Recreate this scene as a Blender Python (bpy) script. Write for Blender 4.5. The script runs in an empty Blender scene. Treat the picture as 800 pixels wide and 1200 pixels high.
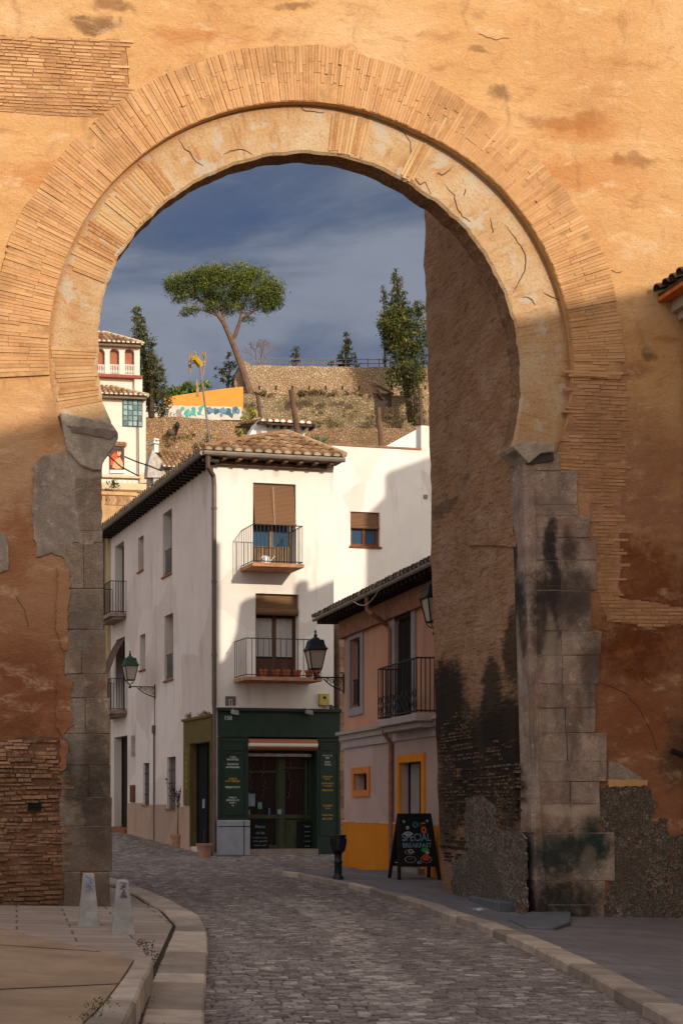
import bpy, bmesh, math, random
from mathutils import Vector, Matrix
random.seed(7)
R = math.radians
COL = bpy.context.scene.collection
F, CX, CY, EYE = 1600.0, 20.0, 945.0, 1.6      # focal length / principal point in photo pixels, eye height

def P(px, py, Y):
    return Vector(((px-CX)/F*Y, Y, EYE+(CY-py)/F*Y))
def lerp(a, b, t): return a+(b-a)*t
def clamp(x, a=0., b=1.): return max(a, min(b, x))
def tab(t, x):
    if x <= t[0][0]: return t[0][1]
    for (a, b), (c, d) in zip(t, t[1:]):
        if x <= c: return lerp(b, d, (x-a)/(c-a))
    return t[-1][1]
GY = [(-60, 0), (20, 0), (26, .23), (31, .25), (35.5, .3), (45.5, .85), (60, 1.9), (80, 4)]
def g(x, y):                                    # street surface
    f = clamp((26-y)/6)
    dx = x-4.7
    return tab(GY, y)-(.045 if dx > 0 else .02)*clamp(dx, -8, 5)*f
def G(px, py, h=0.):                            # pixel -> point on the street surface raised by h
    Y = 20.
    for _ in range(60):
        x = (px-CX)/F*Y
        z = g(x, Y)+h
        Y = lerp(Y, (EYE-z)*F/max(py-CY, 4), .5)
    return Vector(((px-CX)/F*Y, Y, g((px-CX)/F*Y, Y)+h))

class FR:
    """vertical plane: u runs left to right as seen from outside, n points outwards"""
    def __init__(s, px, Y, ang, d=0):
        a = R(ang); s.u = Vector((math.cos(a), math.sin(a), 0)); s.n = Vector((math.sin(a), -math.cos(a), 0))
        s.o = Vector(((px-CX)/F*Y, Y, 0))+s.n*d
    @classmethod
    def at(c, o, ang):
        f = c(0, 1, ang); f.o = Vector((o[0], o[1], 0)); return f
    def hit(s, px, py, d=0.):
        r = Vector(((px-CX)/F, 1, (CY-py)/F)); o = s.o+s.n*d
        t = (s.n.x*o.x+s.n.y*o.y)/(s.n.x*r.x+s.n.y*r.y)
        q = r*t
        return ((q-o).dot(s.u), q.z+EYE)
    def p(s, a, d, z): return s.o+s.u*a+s.n*d+Vector((0, 0, z))
    def q(s, px, py, d=0.):
        a, z = s.hit(px, py, d); return s.p(a, d, z)
    def rect(s, x0, y0, x1, y1, d=0.):
        xm, ym = (x0+x1)/2, (y0+y1)/2
        return (s.hit(x0, ym, d)[0], s.hit(x1, ym, d)[0], s.hit(xm, y1, d)[1], s.hit(xm, y0, d)[1])

def root_loc(o):
    v = Vector((0, 0, 0))
    while o: v += Vector(o.location); o = o.parent
    return v
class MB:
    def __init__(s, fr=None): s.v = []; s.f = []; s.uv = []; s.r = []; s.fr = fr
    def face(s, pts, uv=None, r=None):
        i = len(s.v); s.v += [Vector(p) for p in pts]; s.f.append(list(range(i, i+len(pts))))
        s.uv.append(uv); s.r.append(random.random() if r is None else r)
    def mesh(s, vs, fs, r=None, uvs=None):
        i = len(s.v); s.v += [Vector(p) for p in vs]
        for k, f in enumerate(fs):
            s.f.append([i+j for j in f]); s.uv.append(uvs[k] if uvs else None); s.r.append(.5 if r is None else r)
    def hexa(s, c, r=None):       # c: 4 bottom (ccw) + 4 top corners
        if r is None: r = random.random()
        s.mesh(c, [(3, 2, 1, 0), (4, 5, 6, 7), (0, 1, 5, 4), (1, 2, 6, 5), (2, 3, 7, 6), (3, 0, 4, 7)], r)
    def box(s, x0, x1, y0, y1, z0, z1, r=None):
        s.hexa([(x0, y0, z0), (x1, y0, z0), (x1, y1, z0), (x0, y1, z0), (x0, y0, z1), (x1, y0, z1), (x1, y1, z1), (x0, y1, z1)], r)
    def fb(s, fr, a0, a1, d0, d1, z0, z1, r=None):      # box in a frame, d outwards
        p = fr.p
        s.hexa([p(a0, d1, z0), p(a1, d1, z0), p(a1, d0, z0), p(a0, d0, z0), p(a0, d1, z1), p(a1, d1, z1), p(a1, d0, z1), p(a0, d0, z1)], r)
    def prism(s, poly, vec, r=None):                   # poly: 3d points, extruded by vec
        n = len(poly); vec = Vector(vec); poly = [Vector(p) for p in poly]
        if r is None: r = random.random()
        s.mesh(poly+[p+vec for p in poly], [tuple(range(n)), tuple(range(2*n-1, n-1, -1))]+[(i, i+n, (i+1) % n+n, (i+1) % n) for i in range(n)], r)
    def fpoly(s, fr, pts, d0, d1, r=None):              # pts (a,z) polygon between d0 and d1
        s.prism([fr.p(a, d1, z) for a, z in pts], fr.n*(d0-d1), r)
    def tube(s, path, rad, seg=8, r=None, cap=True):
        path = [Vector(p) for p in path]; n = len(path)
        rads = rad if isinstance(rad, (list, tuple)) else [rad]*n
        if r is None: r = random.random()
        vs = []; up = None
        for i, p in enumerate(path):
            t = (path[min(i+1, n-1)]-path[max(i-1, 0)]).normalized()
            if up is None: up = Vector((0, 0, 1)) if abs(t.z) < .9 else Vector((1, 0, 0))
            a = t.cross(up).normalized(); b = a.cross(t).normalized(); up = b
            for k in range(seg):
                q = 2*math.pi*k/seg
                vs.append(p+(a*math.cos(q)+b*math.sin(q))*rads[i])
        fs = [(i*seg+k, i*seg+(k+1) % seg, (i+1)*seg+(k+1) % seg, (i+1)*seg+k) for i in range(n-1) for k in range(seg)]
        if cap: fs += [tuple(range(seg-1, -1, -1)), tuple((n-1)*seg+k for k in range(seg))]
        s.mesh(vs, fs, r)
    def lathe(s, c, prof, seg=16, sx=1, sy=1, rot=0, r=None):
        c = Vector(c); n = len(prof); vs = []
        if r is None: r = random.random()
        for rr, z in prof:
            for k in range(seg):
                q = 2*math.pi*(k+.5)/seg+rot
                vs.append(c+Vector((rr*sx*math.cos(q), rr*sy*math.sin(q), z)))
        fs = [(i*seg+k, i*seg+(k+1) % seg, (i+1)*seg+(k+1) % seg, (i+1)*seg+k) for i in range(n-1) for k in range(seg)]
        fs += [tuple(range(seg-1, -1, -1)), tuple((n-1)*seg+k for k in range(seg))]
        s.mesh(vs, fs, r)
    def build(s, name, mat, parent=None, smooth=False, label=None, kind=None, cat=None, group=None, bevel=0):
        me = bpy.data.meshes.new(name)
        base = root_loc(parent) if parent else Vector((0, 0, 0))
        own = Vector((0, 0, 0))
        if parent is None and s.v and kind != 'structure':
            n = len(s.v); own = Vector((sum(v.x for v in s.v)/n, sum(v.y for v in s.v)/n, min(v.z for v in s.v)))
        off = base+own
        me.from_pydata([v-off for v in s.v], [], s.f)
        uvl = me.uv_layers.new(name='UVMap')
        at = me.attributes.new('rnd', 'FLOAT', 'FACE')
        for i, pl in enumerate(me.polygons):
            at.data[i].value = s.r[i]
            uv = s.uv[i]
            nrm = pl.normal
            for k, li in enumerate(pl.loop_indices):
                if uv: uvl.data[li].uv = uv[k]; continue
                co = s.v[s.f[i][k]]
                if abs(nrm.z) > .75: uvl.data[li].uv = (co.x, co.y)
                elif s.fr:
                    fr = s.fr; q = co-fr.o
                    a = q.dot(fr.u); d = q.dot(fr.n)
                    uvl.data[li].uv = (a-d, co.z)
                else:
                    t = Vector((-nrm.y, nrm.x, 0))
                    if t.length < 1e-4: t = Vector((1, 0, 0))
                    t.normalize(); uvl.data[li].uv = (co.dot(t), co.z)
            if smooth: pl.use_smooth = True
        if smooth: 
            try: me.set_sharp_from_angle(angle=R(50))
            except Exception: pass
        me.materials.append(mat)
        o = bpy.data.objects.new(name, me); COL.objects.link(o)
        if parent: o.parent = parent
        else: o.location = own
        if bevel:
            b = o.modifiers.new('bevel', 'BEVEL'); b.width = bevel; b.segments = 2; b.limit_method = 'ANGLE'
        if label: o['label'] = label
        if kind: o['kind'] = kind
        if cat: o['category'] = cat
        if group: o['group'] = group
        return o
def thing(name, label, cat, loc, group=None):
    o = bpy.data.objects.new(name, None); COL.objects.link(o); o.location = loc; o.empty_display_size = .3
    o['label'] = label; o['category'] = cat
    if group: o['group'] = group
    return o
def copy_thing(src, loc, label, rotz=0., scale=None):
    def rec(o, par):
        c = o.copy(); COL.objects.link(c)
        if par: c.parent = par
        for ch in [k for k in bpy.data.objects if k.parent == o]: rec(ch, c)
        return c
    c = rec(src, None); c.location = loc; c.rotation_euler = (0, 0, rotz)
    if scale: c.scale = scale
    c['label'] = label
    return c

# ------------------------------------------------------------------ materials
def S(r, g_, b):
    f = lambda v: (v/255/12.92 if v/255 <= .04045 else ((v/255+.055)/1.055)**2.4)
    return (f(r), f(g_), f(b), 1)
class T:
    def __init__(s, name):
        s.m = bpy.data.materials.new(name); s.m.use_nodes = True; s.t = s.m.node_tree
        s.t.nodes.clear(); s.out = s.nd('ShaderNodeOutputMaterial'); s._c = {}
    def nd(s, t, ins=None, **kw):
        n = s.t.nodes.new(t)
        for k, v in kw.items(): setattr(n, k, v)
        for k, v in (ins or {}).items():
            if isinstance(v, bpy.types.NodeSocket): s.t.links.new(v, n.inputs[k])
            elif v is not None: n.inputs[k].default_value = v
        return n
    @property
    def pos(s):
        if 'p' not in s._c: s._c['p'] = s.nd('ShaderNodeNewGeometry').outputs['Position']
        return s._c['p']
    @property
    def uv(s):
        if 'u' not in s._c: s._c['u'] = s.nd('ShaderNodeUVMap', uv_map='UVMap').outputs[0]
        return s._c['u']
    @property
    def rnd(s):
        if 'r' not in s._c: s._c['r'] = s.nd('ShaderNodeAttribute', attribute_name='rnd').outputs['Fac']
        return s._c['r']
    def map(s, v, sc=(1, 1, 1), loc=(0, 0, 0), rot=0.): return s.nd('ShaderNodeMapping', {'Vector': v, 'Scale': sc, 'Location': loc, 'Rotation': (0, 0, rot)}).outputs[0]
    def noise(s, v, scale, det=5, ro=.6, dis=0.): return s.nd('ShaderNodeTexNoise', {'Vector': v, 'Scale': scale, 'Detail': det, 'Roughness': ro, 'Distortion': dis}).outputs['Fac']
    def noisec(s, v, scale, det=3): return s.nd('ShaderNodeTexNoise', {'Vector': v, 'Scale': scale, 'Detail': det}).outputs['Color']
    def voro(s, v, scale, feat='F1', rand=1.): return s.nd('ShaderNodeTexVoronoi', {'Vector': v, 'Scale': scale, 'Randomness': rand}, feature=feat).outputs['Distance']
    def voroc(s, v, scale): return s.nd('ShaderNodeTexVoronoi', {'Vector': v, 'Scale': scale}).outputs['Color']
    def ma(s, op, a, b=0., cl=False):
        n = s.nd('ShaderNodeMath', {0: a, 1: b}, operation=op); n.use_clamp = cl; return n.outputs[0]
    def sm(s, v, lo, hi, a=0., b=1.):
        return s.nd('ShaderNodeMapRange', {'Value': v, 'From Min': lo, 'From Max': hi, 'To Min': a, 'To Max': b}, interpolation_type='SMOOTHSTEP').outputs[0]
    def mix(s, f, a, b, mode='MIX'):
        n = s.nd('ShaderNodeMix', data_type='RGBA', blend_type=mode)
        for k, v in ((0, f), (6, a), (7, b)):
            if isinstance(v, bpy.types.NodeSocket): s.t.links.new(v, n.inputs[k])
            else: n.inputs[k].default_value = v
        return n.outputs[2]
    def ramp(s, f, st):
        n = s.nd('ShaderNodeValToRGB', {'Fac': f}); e = n.color_ramp.elements
        while len(e) > 1: e.remove(e[-1])
        e[0].position, e[0].color = st[0]
        for p, c in st[1:]:
            q = e.new(p); q.color = c
        return n.outputs[0]
    def xyz(s, v): return s.nd('ShaderNodeSeparateXYZ', {0: v}).outputs
    def warp(s, v, scale, amt):
        c = s.noisec(v, scale); n = s.nd('ShaderNodeVectorMath', {0: c, 1: (.5, .5, .5)}, operation='SUBTRACT').outputs[0]
        n = s.nd('ShaderNodeVectorMath', {0: n, 'Scale': amt}, operation='SCALE').outputs[0]
        return s.nd('ShaderNodeVectorMath', {0: v, 1: n}, operation='ADD').outputs[0]
    def blob(s, v, u, w, ru, rw, soft=.5):       # soft elliptical mask around (u,w) of vector v
        n = s.nd('ShaderNodeMapping', {'Vector': v, 'Location': (-u/ru, -w/rw, 0), 'Scale': (1/ru, 1/rw, 0)}).outputs[0]
        l = s.nd('ShaderNodeVectorMath', {0: n}, operation='LENGTH').outputs['Value']
        return s.sm(l, 1+soft, 1-soft)
    def mx(s, a, b): return s.ma('MAXIMUM', a, b)
    def bump(s, h, st=.5, dist=.02, nrm=None):
        return s.nd('ShaderNodeBump', {'Height': h, 'Strength': st, 'Distance': dist, 'Normal': nrm}).outputs[0]
    def fin(s, col, rough=.9, nrm=None, spec=.25, metal=0., **kw):
        b = s.nd('ShaderNodeBsdfPrincipled', {'Base Color': col, 'Roughness': rough, 'Specular IOR Level': spec, 'Metallic': metal, 'Normal': nrm, **kw})
        s.t.links.new(b.outputs[0], s.out.inputs[0]); return s.m
def k(c, f): return (c[0]*f, c[1]*f, c[2]*f, 1)
def simple(name, col, var=.25, scale=6, rough=.8, bump=.3, bd=.004, spec=.25, metal=0., rv=.3, **kw):
    t = T(name); n = t.noise(t.pos, scale, 6); n2 = t.noise(t.pos, scale*9, 3)
    c = t.mix(t.sm(n, .3, .7), k(col, 1-var), k(col, 1+var))
    c = t.mix(t.ma('MULTIPLY', t.sm(n2, .35, .75), .35), c, k(col, 1-var*1.5))
    if rv: c = t.mix(t.sm(t.rnd, 0, 1), t.mix(1., c, k((1, 1, 1), 1-rv), 'MULTIPLY'), t.mix(1., c, k((1, 1, 1), 1+rv*.6), 'MULTIPLY'))
    return t.fin(c, rough, t.bump(n2, bump, bd) if bump else None, spec, metal, **kw)
# ------------------------------------------------------------------ gate
GA = 6.1
G_ = FR(365, 19.8, GA)
gh = lambda x, y, d=0.: G_.hit(x, y, d)
def patch_fill(t, v, base, spots):
    for (px, py, rx, ry, col, st) in spots:
        a, z = gh(px, py)
        m = t.blob(v, a, z, rx/82, ry/82, .7)
        if 'pf' not in t._c: t._c['pf'] = t.noise(t.warp(t.uv, 4, .3), 5.5, 8, .72)
        m = t.sm(t.ma('ADD', m, t.ma('MULTIPLY', t.ma('SUBTRACT', t._c['pf'], .5), 1.5)), .2, 1.1)
        base = t.mix(t.ma('MULTIPLY', m, st), base, col)
    return base

def mat_render():
    t = T('old_ochre_render'); v = t.uv; w = t.warp(v, 1.3, .55); w2 = t.warp(w, 5., .2)
    big = t.noise(t.map(w, (.35, .55, 1)), 1.1, 6, .6); med = t.noise(t.map(w, (.6, 1.5, 1)), 3., 8, .65); fine = t.noise(v, 24, 6, .7)
    c = t.ramp(big, [(.28, S(194, 142, 92)), (.5, S(210, 162, 108)), (.72, S(220, 182, 138))])
    c = t.mix(t.ma('MULTIPLY', t.sm(med, .52, .78), .55), c, S(188, 128, 80))
    c = t.mix(t.ma('MULTIPLY', t.sm(fine, .3, .75), .28), c, S(232, 190, 140))
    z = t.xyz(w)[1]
    c = t.mix(t.sm(z, 8.2, 6.2, 0, .45), c, S(172, 128, 104))  # facade shade painted in: render mixed darker below the shadow line
    c = t.mix(t.sm(z, 6.4, 3.0, 0, .85), c, t.ramp(med, [(.3, S(160, 106, 78)), (.6, S(136, 86, 62)), (.8, S(182, 134, 104))]))  # painted shade deepens further down the wall
    c = t.mix(t.ma('MULTIPLY', t.sm(t.noise(t.map(w, (1, .14, 1)), 4., 5), .56, .74), .3), c, S(120, 86, 62))
    drk = S(96, 66, 48)
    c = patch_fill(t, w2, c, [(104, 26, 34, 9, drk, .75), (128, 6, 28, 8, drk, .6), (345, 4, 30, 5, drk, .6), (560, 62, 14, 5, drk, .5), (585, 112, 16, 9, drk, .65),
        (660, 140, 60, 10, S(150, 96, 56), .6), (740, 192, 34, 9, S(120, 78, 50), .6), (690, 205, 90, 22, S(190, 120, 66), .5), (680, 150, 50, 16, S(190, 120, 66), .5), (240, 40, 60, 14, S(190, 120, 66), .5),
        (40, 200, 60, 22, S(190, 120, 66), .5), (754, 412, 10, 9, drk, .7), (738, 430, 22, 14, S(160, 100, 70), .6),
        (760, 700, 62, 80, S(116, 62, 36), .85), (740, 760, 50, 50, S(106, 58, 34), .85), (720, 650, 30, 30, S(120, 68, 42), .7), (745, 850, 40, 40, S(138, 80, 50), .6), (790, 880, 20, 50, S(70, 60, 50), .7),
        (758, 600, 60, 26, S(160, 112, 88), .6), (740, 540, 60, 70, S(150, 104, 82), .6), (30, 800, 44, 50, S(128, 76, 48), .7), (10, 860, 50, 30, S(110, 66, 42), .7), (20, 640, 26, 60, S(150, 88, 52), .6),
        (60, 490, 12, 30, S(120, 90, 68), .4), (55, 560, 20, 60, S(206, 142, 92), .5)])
    scr = t.noise(t.map(t.warp(v, 3, .4), (1, 3.2, 1)), 14, 7, .75)
    c = t.mix(t.ma('MULTIPLY', t.sm(scr, .5, .72), .35), c, S(172, 108, 62)); bl2 = t.noise(t.warp(t.map(v, (.7, 1.3, 1)), 2, .5), 1.9, 7, .72); c = t.mix(t.ma('MULTIPLY', t.sm(bl2, .53, .68), .5), c, S(166, 112, 72)); c = t.mix(t.ma('MULTIPLY', t.sm(bl2, .46, .3), .5), c, S(232, 200, 160))
    h = t.ma('ADD', t.ma('MULTIPLY', big, 1.5), t.ma('ADD', t.ma('MULTIPLY', med, 1.2), t.ma('ADD', t.ma('MULTIPLY', scr, .5), t.ma('MULTIPLY', fine, .4))))
    return t.fin(c, .95, t.bump(h, .75, .045), .1)
def mat_brick(name, cs, z_dark=True, bump=.8):
    t = T(name); n = t.noise(t.pos, 22, 5); n2 = t.noise(t.pos, 1.3, 4)
    c = t.ramp(t.rnd, [(i/(len(cs)-1), q) for i, q in enumerate(cs)])
    c = t.mix(t.ma('MULTIPLY', t.sm(n, .4, .7), .5), c, S(200, 170, 135))
    c = t.mix(t.ma('MULTIPLY', t.sm(n2, .45, .7), .5), c, k(cs[0], .6))
    so_ = t.noise(t.warp(t.pos, .8, .6), .7, 6, .65); c = t.mix(t.sm(so_, .5, .72, 0, .5), c, k(cs[1], .72)); c = t.mix(t.sm(so_, .46, .3, 0, .45), c, k(cs[-1], 1.12))
    if z_dark: c = t.mix(t.sm(t.xyz(t.pos)[2], 2.3, .3, 0, .5), c, k(cs[0], .45))
    return t.fin(c, .95, t.bump(n, bump, .012), .1)
def mat_ringstone():
    t = T('worn_arch_stone'); v = t.uv; w = t.warp(v, 2., .3)      # uv = arc length, radial distance
    n = t.noise(w, 1.2, 6); f = t.noise(v, 26, 6, .7); st = t.noise(t.map(v, (1, .12, 1)), 14, 4)
    c = t.ramp(n, [(.3, S(184, 140, 98)), (.48, S(196, 160, 118)), (.66, S(204, 180, 148))])
    c = t.mix(t.ma('MULTIPLY', t.sm(st, .5, .66), t.sm(n, .6, .4, 0, .8)), c, S(172, 118, 72))
    c = t.mix(t.ma('MULTIPLY', t.sm(f, .42, .72), .55), c, S(140, 108, 78))
    n3 = t.noise(w, 2.1, 4); c = t.mix(t.sm(n3, .54, .62, 0, .7), c, S(190, 178, 160))
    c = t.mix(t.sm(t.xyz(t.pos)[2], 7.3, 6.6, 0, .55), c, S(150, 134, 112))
    e = t.xyz(v)[1]
    c = t.mix(t.ma('MULTIPLY', t.sm(t.ma('ADD', e, t.ma('MULTIPLY', n, .12)), .66, .80), .5), c, S(150, 96, 48))
    h = t.ma('ADD', t.ma('MULTIPLY', n, 1.5), t.ma('ADD', f, t.ma('MULTIPLY', st, .6)))
    return t.fin(c, .95, t.bump(h, .8, .02), .12)
def mat_pier(name, lo, hi, dark, spots=(), zd=(2.6, .9), cr=.8):
    t = T(name); v = t.uv; w = t.warp(v, 2.5, .25)
    n = t.noise(w, 2.2, 7, .65); f = t.noise(v, 34, 6, .72); sk = t.noise(t.map(w, (1, .16, 1)), 3.2, 5)
    c = t.mix(t.sm(n, .3, .7), lo, hi)
    c = t.mix(1., c, t.ramp(t.rnd, [(0, (.86, .85, .84, 1)), (1, (1.08, 1.06, 1.04, 1))]), 'MULTIPLY')
    c = t.mix(t.ma('MULTIPLY', t.sm(sk, .48, .72), .7), c, dark)
    c = t.mix(t.ma('MULTIPLY', t.sm(f, .42, .68), .6), c, k(lo, .5)); vv = t.xyz(t.voroc(t.warp(v, 6, .15), 11)); c = t.mix(t.ma('MULTIPLY', vv[0], .35), c, k(lo, .6)); c = t.mix(t.ma('MULTIPLY', t.sm(t.noise(w, 7, 5, .7), .55, .7), .5), c, k(hi, 1.25))
    pit = t.voro(t.warp(v, 9, .1), 30); c = t.mix(t.sm(pit, .16, .05, 0, .35), c, dark)
    c = t.mix(t.ma('MULTIPLY', t.sm(t.noise(t.warp(v, 1.5, .6), 1.7, 7, .7), .5, .64), .6), c, k(lo, .62) if zd[0] < -1 else S(142, 106, 82))
    c = patch_fill(t, w, c, spots)
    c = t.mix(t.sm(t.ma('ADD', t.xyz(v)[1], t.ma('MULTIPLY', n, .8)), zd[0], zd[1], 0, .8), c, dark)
    h = t.ma('ADD', t.ma('MULTIPLY', n, 2.2), t.ma('ADD', t.ma('MULTIPLY', f, .8), t.ma('MULTIPLY', t.sm(pit, .0, .2), .5)))
    return t.fin(c, .93, t.bump(h, cr, .03), .15)
def mat_rubble():
    t = T('rubble_masonry'); v = t.uv; w = t.warp(v, 6, .08)
    cc = t.voroc(w, 24); d = t.voro(w, 24); e = t.voro(w, 24, 'DISTANCE_TO_EDGE'); b = t.noise(w, 1.1, 5); f = t.noise(v, 40, 5)
    c = t.mix(t.xyz(cc)[0], S(84, 76, 69), S(158, 146, 134))
    c = t.mix(t.sm(t.xyz(cc)[1], .7, .9, 0, .6), c, S(150, 96, 62))
    c = t.mix(t.sm(e, .10, .02), c, S(62, 54, 47))
    c = t.mix(t.sm(b, .42, .62, 0, .7), c, S(92, 82, 72)); c = t.mix(t.ma('MULTIPLY', f, .4), c, S(60, 52, 46))
    h = t.ma('ADD', t.sm(d, .6, .1), t.ma('MULTIPLY', f, .4))
    return t.fin(c, .95, t.bump(h, .7, .012), .12)
def mat_passage(frame, pts):
    t = T('rammed_earth_wall'); v = t.uv; w = t.warp(v, 1.6, .35); w2 = t.warp(v, 4, .2); crs = t.noise(t.map(t.warp(v, 5, .06), (.6, 3.4, 1)), 7, 5, .7)
    n = t.noise(t.map(w, (1, 1.6, 1)), 1.4, 7, .62); f = t.noise(v, 20, 7, .7); br = t.noise(t.map(w, (.35, 1.4, 1)), 9, 4)
    c = t.ramp(n, [(.3, S(176, 132, 98)), (.5, S(194, 152, 118)), (.7, S(208, 172, 142))])
    c = t.mix(t.ma('MULTIPLY', t.sm(br, .52, .7), .6), c, S(128, 84, 58))
    c = t.mix(t.ma('MULTIPLY', t.sm(f, .46, .7), .6), c, S(112, 76, 52)); c = t.mix(t.ma('MULTIPLY', t.sm(crs, .5, .68), .5), c, S(120, 80, 56))
    pit = t.voro(t.warp(v, 7, .2), 7.); c = t.mix(t.sm(pit, .14, .05, 0, .6), c, S(76, 50, 36))
    z = t.xyz(w)[1]
    # horizontal lift joints of the rammed earth
    jz = t.ma('ABSOLUTE', t.ma('SUBTRACT', t.ma('FRACT', t.ma('DIVIDE', t.ma('ADD', z, t.ma('MULTIPLY', n, .12)), .92)), .5))
    c = t.mix(t.ma('MULTIPLY', t.sm(jz, .035, .0), t.sm(n, .45, .62, 0, .35)), c, S(112, 78, 56))
    c = t.mix(t.sm(z, 4.2, 2.2, 0, .6), c, S(122, 96, 76))
    blk = S(52, 47, 42)
    for (a, b, ra, rb, s_) in pts:
        m = t.sm(t.ma('ADD', t.blob(t.warp(v, 2.4, .45), a, b, ra, rb, .5), t.ma('MULTIPLY', t.ma('SUBTRACT', crs, .5), 1.3)), .25, .9); c = t.mix(t.ma('MULTIPLY', m, s_), c, blk)
    h = t.ma('ADD', t.ma('MULTIPLY', n, 1.6), t.ma('ADD', t.ma('ADD', crs, t.ma('MULTIPLY', f, 1.2)), t.ma('ADD', t.ma('MULTIPLY', t.sm(pit, .0, .14), .8), t.ma('MULTIPLY', br, .9))))
    return t.fin(c, .95, t.bump(h, .9, .05), .1)

PC = (362., 425.)
def prad(tb, th): return tab(tb, th)
RIN = [(-24, 259), (0, 250), (27, 245), (41, 245), (57, 243), (75, 247), (90, 249), (114, 250), (133, 253), (150, 255), (165, 251), (174, 246), (183, 245), (190, 243), (197, 240)]
RMD = [(-24, 312), (-9, 309), (0, 307), (12, 305), (38, 302), (66, 297), (90, 304), (119, 310), (141, 311), (165, 307), (180, 304), (189, 301), (197, 298)]
ROU = [(-24, 366), (0, 366), (18, 366), (36, 358), (53, 354), (75, 362), (88, 370), (110, 376), (143, 378), (158, 379), (175, 374), (190, 372)]
def ap(tb, th, dr=0.):
    r = prad(tb, th)+dr
    return (PC[0]+r*math.cos(R(th)), PC[1]-r*math.sin(R(th)))
def wob(th, s=1.): return s*(math.sin(th*.37+1)*.6+math.sin(th*.91+2)*.4+math.sin(th*2.3)*.25)

# wall sheet with the horseshoe opening cut at the ring boundary
GT = 14.4            # wall top
gate = thing('city_gate', 'huge ochre rendered gate wall with a brick horseshoe arch spanning the street', 'gateway', G_.p(0, 0, 0))
a0 = gh(-260, 600)[0]; a1 = gh(1022, 600)[0]
arc = [gh(*ap(RMD, th, 1)) for th in [x*2.0 for x in range(-12, 99)]]        # right bottom -> left bottom, counter-clockwise
jR = [gh(628, 545), gh(630, 1000), (gh(634, 1130)[0], -.6)]
jL = [(gh(112, 1100)[0], -.6), gh(108, 800), gh(104, 545)]
outline = [(a0, GT), (a0, -.6)]+jL+arc[::-1]+jR+[(a1, -.6), (a1, GT)]
TH = .36
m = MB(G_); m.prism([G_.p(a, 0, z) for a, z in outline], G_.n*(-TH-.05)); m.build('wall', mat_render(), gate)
# outer brick ring
mb1 = mat_brick('arch_brick', [S(182, 130, 84), S(204, 154, 104), S(196, 146, 98), S(212, 166, 118)], False)
m = MB(G_); mortar = MB(G_); ths = []
th = -3.
while th < 181.5:
    w = random.uniform(.5, .8); ths.append((th, th+w)); th += w
Q = G_.q
for (t0, t1) in ths:
    r = 0.; cuts = [0]+sorted(random.choice([.33, .5, .36, .64, .7]) for _ in range(random.choice([1, 1, 2])))+[1]
    base = random.uniform(.036, .044)
    for c0, c1 in zip(cuts, cuts[1:]):
        cm_ = (c0+c1)/2; sk_ = math.sin(t0*.23+1.1)+math.sin(t0*.51+cm_*4)+math.sin(t0*.093*3+cm_*7+2)
        if c1-c0 < .08 or sk_+random.gauss(0, .35) > 1.75: continue
        e_ = random.uniform(-.04, .04)
        d1 = base+random.uniform(-.004, .004)+(.008 if random.random() < .1 else 0)
        pts = []
        for cc, tt in ((c0+.004, t0+.05+e_), (c1-.004, t0+.05), (c1-.004, t1-.03), (c0+.004, t1-.03+e_)):
            r0 = prad(RMD, tt)+1.5; r1 = prad(ROU, tt)+wob(tt, 1.6)
            rr = lerp(r0, r1, cc); pts.append((PC[0]+rr*math.cos(R(tt)), PC[1]-rr*math.sin(R(tt))))
        f = [G_.p(*(lambda q, d: (q[0], d, q[1]))(gh(*p_), d1)) for p_ in pts]
        bk = [p_-G_.n*.05 for p_ in f]
        m.hexa(bk+f)
m.build('outer_ring', mb1, gate)
for i in range(93):
    t0, t1 = -3.2+i*2, -3.2+i*2+2
    f = [Q(*ap(RMD, t0, 1)), Q(*ap(ROU, t0, -2)), Q(*ap(ROU, t1, -2)), Q(*ap(RMD, t1, 1))]
    mortar.prism([p_+G_.n*.031 for p_ in f], -G_.n*.05)
mortar.build('ring_mortar', simple('old_mortar', S(196, 150, 102), rv=0, bump=.8, bd=.02), gate)
# inner ring (stone and plaster), set back, plus intrados
m = MB(G_); prev = None; s_ = 0
rows = []; mi = MB(G_)
for i in range(0, 112):
    th = -22+i*2.; jt = wob(th*1.7, 1.1)
    pin = gh(*ap(RIN, th, jt)); pmd = gh(*ap(RMD, th, 2)); rows.append((th, pin, pmd))
    if th >= 197: break
for i, (A, B) in enumerate(zip(rows, rows[1:])):
    L = math.dist(A[1], B[1])*1.15; u0, u1 = s_, s_+L; s_ += L
    q = lambda p_, d: G_.p(p_[0], d, p_[1])
    dm = -.075; bv = .03
    sh = lambda p_, o, t_: (lerp(p_[0], o[0], t_), lerp(p_[1], o[1], t_))
    Ai, Bi = sh(A[1], A[2], .05), sh(B[1], B[2], .05)
    m.face([q(Ai, dm), q(A[2], dm), q(B[2], dm), q(Bi, dm)], [(u0, .04), (u0, .75), (u1, .75), (u1, .04)], .5)
    m.face([q(A[1], dm-bv), q(Ai, dm), q(Bi, dm), q(B[1], dm-bv)], [(u0, 0), (u0, .04), (u1, .04), (u1, 0)], .5)
    mi.face([q(A[1], -TH-.05), q(A[1], dm-bv), q(B[1], dm-bv), q(B[1], -TH-.05)], [(u0, -.5), (u0, -.0), (u1, -.0), (u1, -.5)], .5)
    m.face([q(A[2], -TH-.04), q(A[1], -TH-.04), q(B[1], -TH-.04), q(B[2], -TH-.04)], [(u0, -.5), (u0, -.0), (u1, -.0), (u1, -.5)], .5)
ring_in = m.build('inner_ring', mat_ringstone(), gate)
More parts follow.
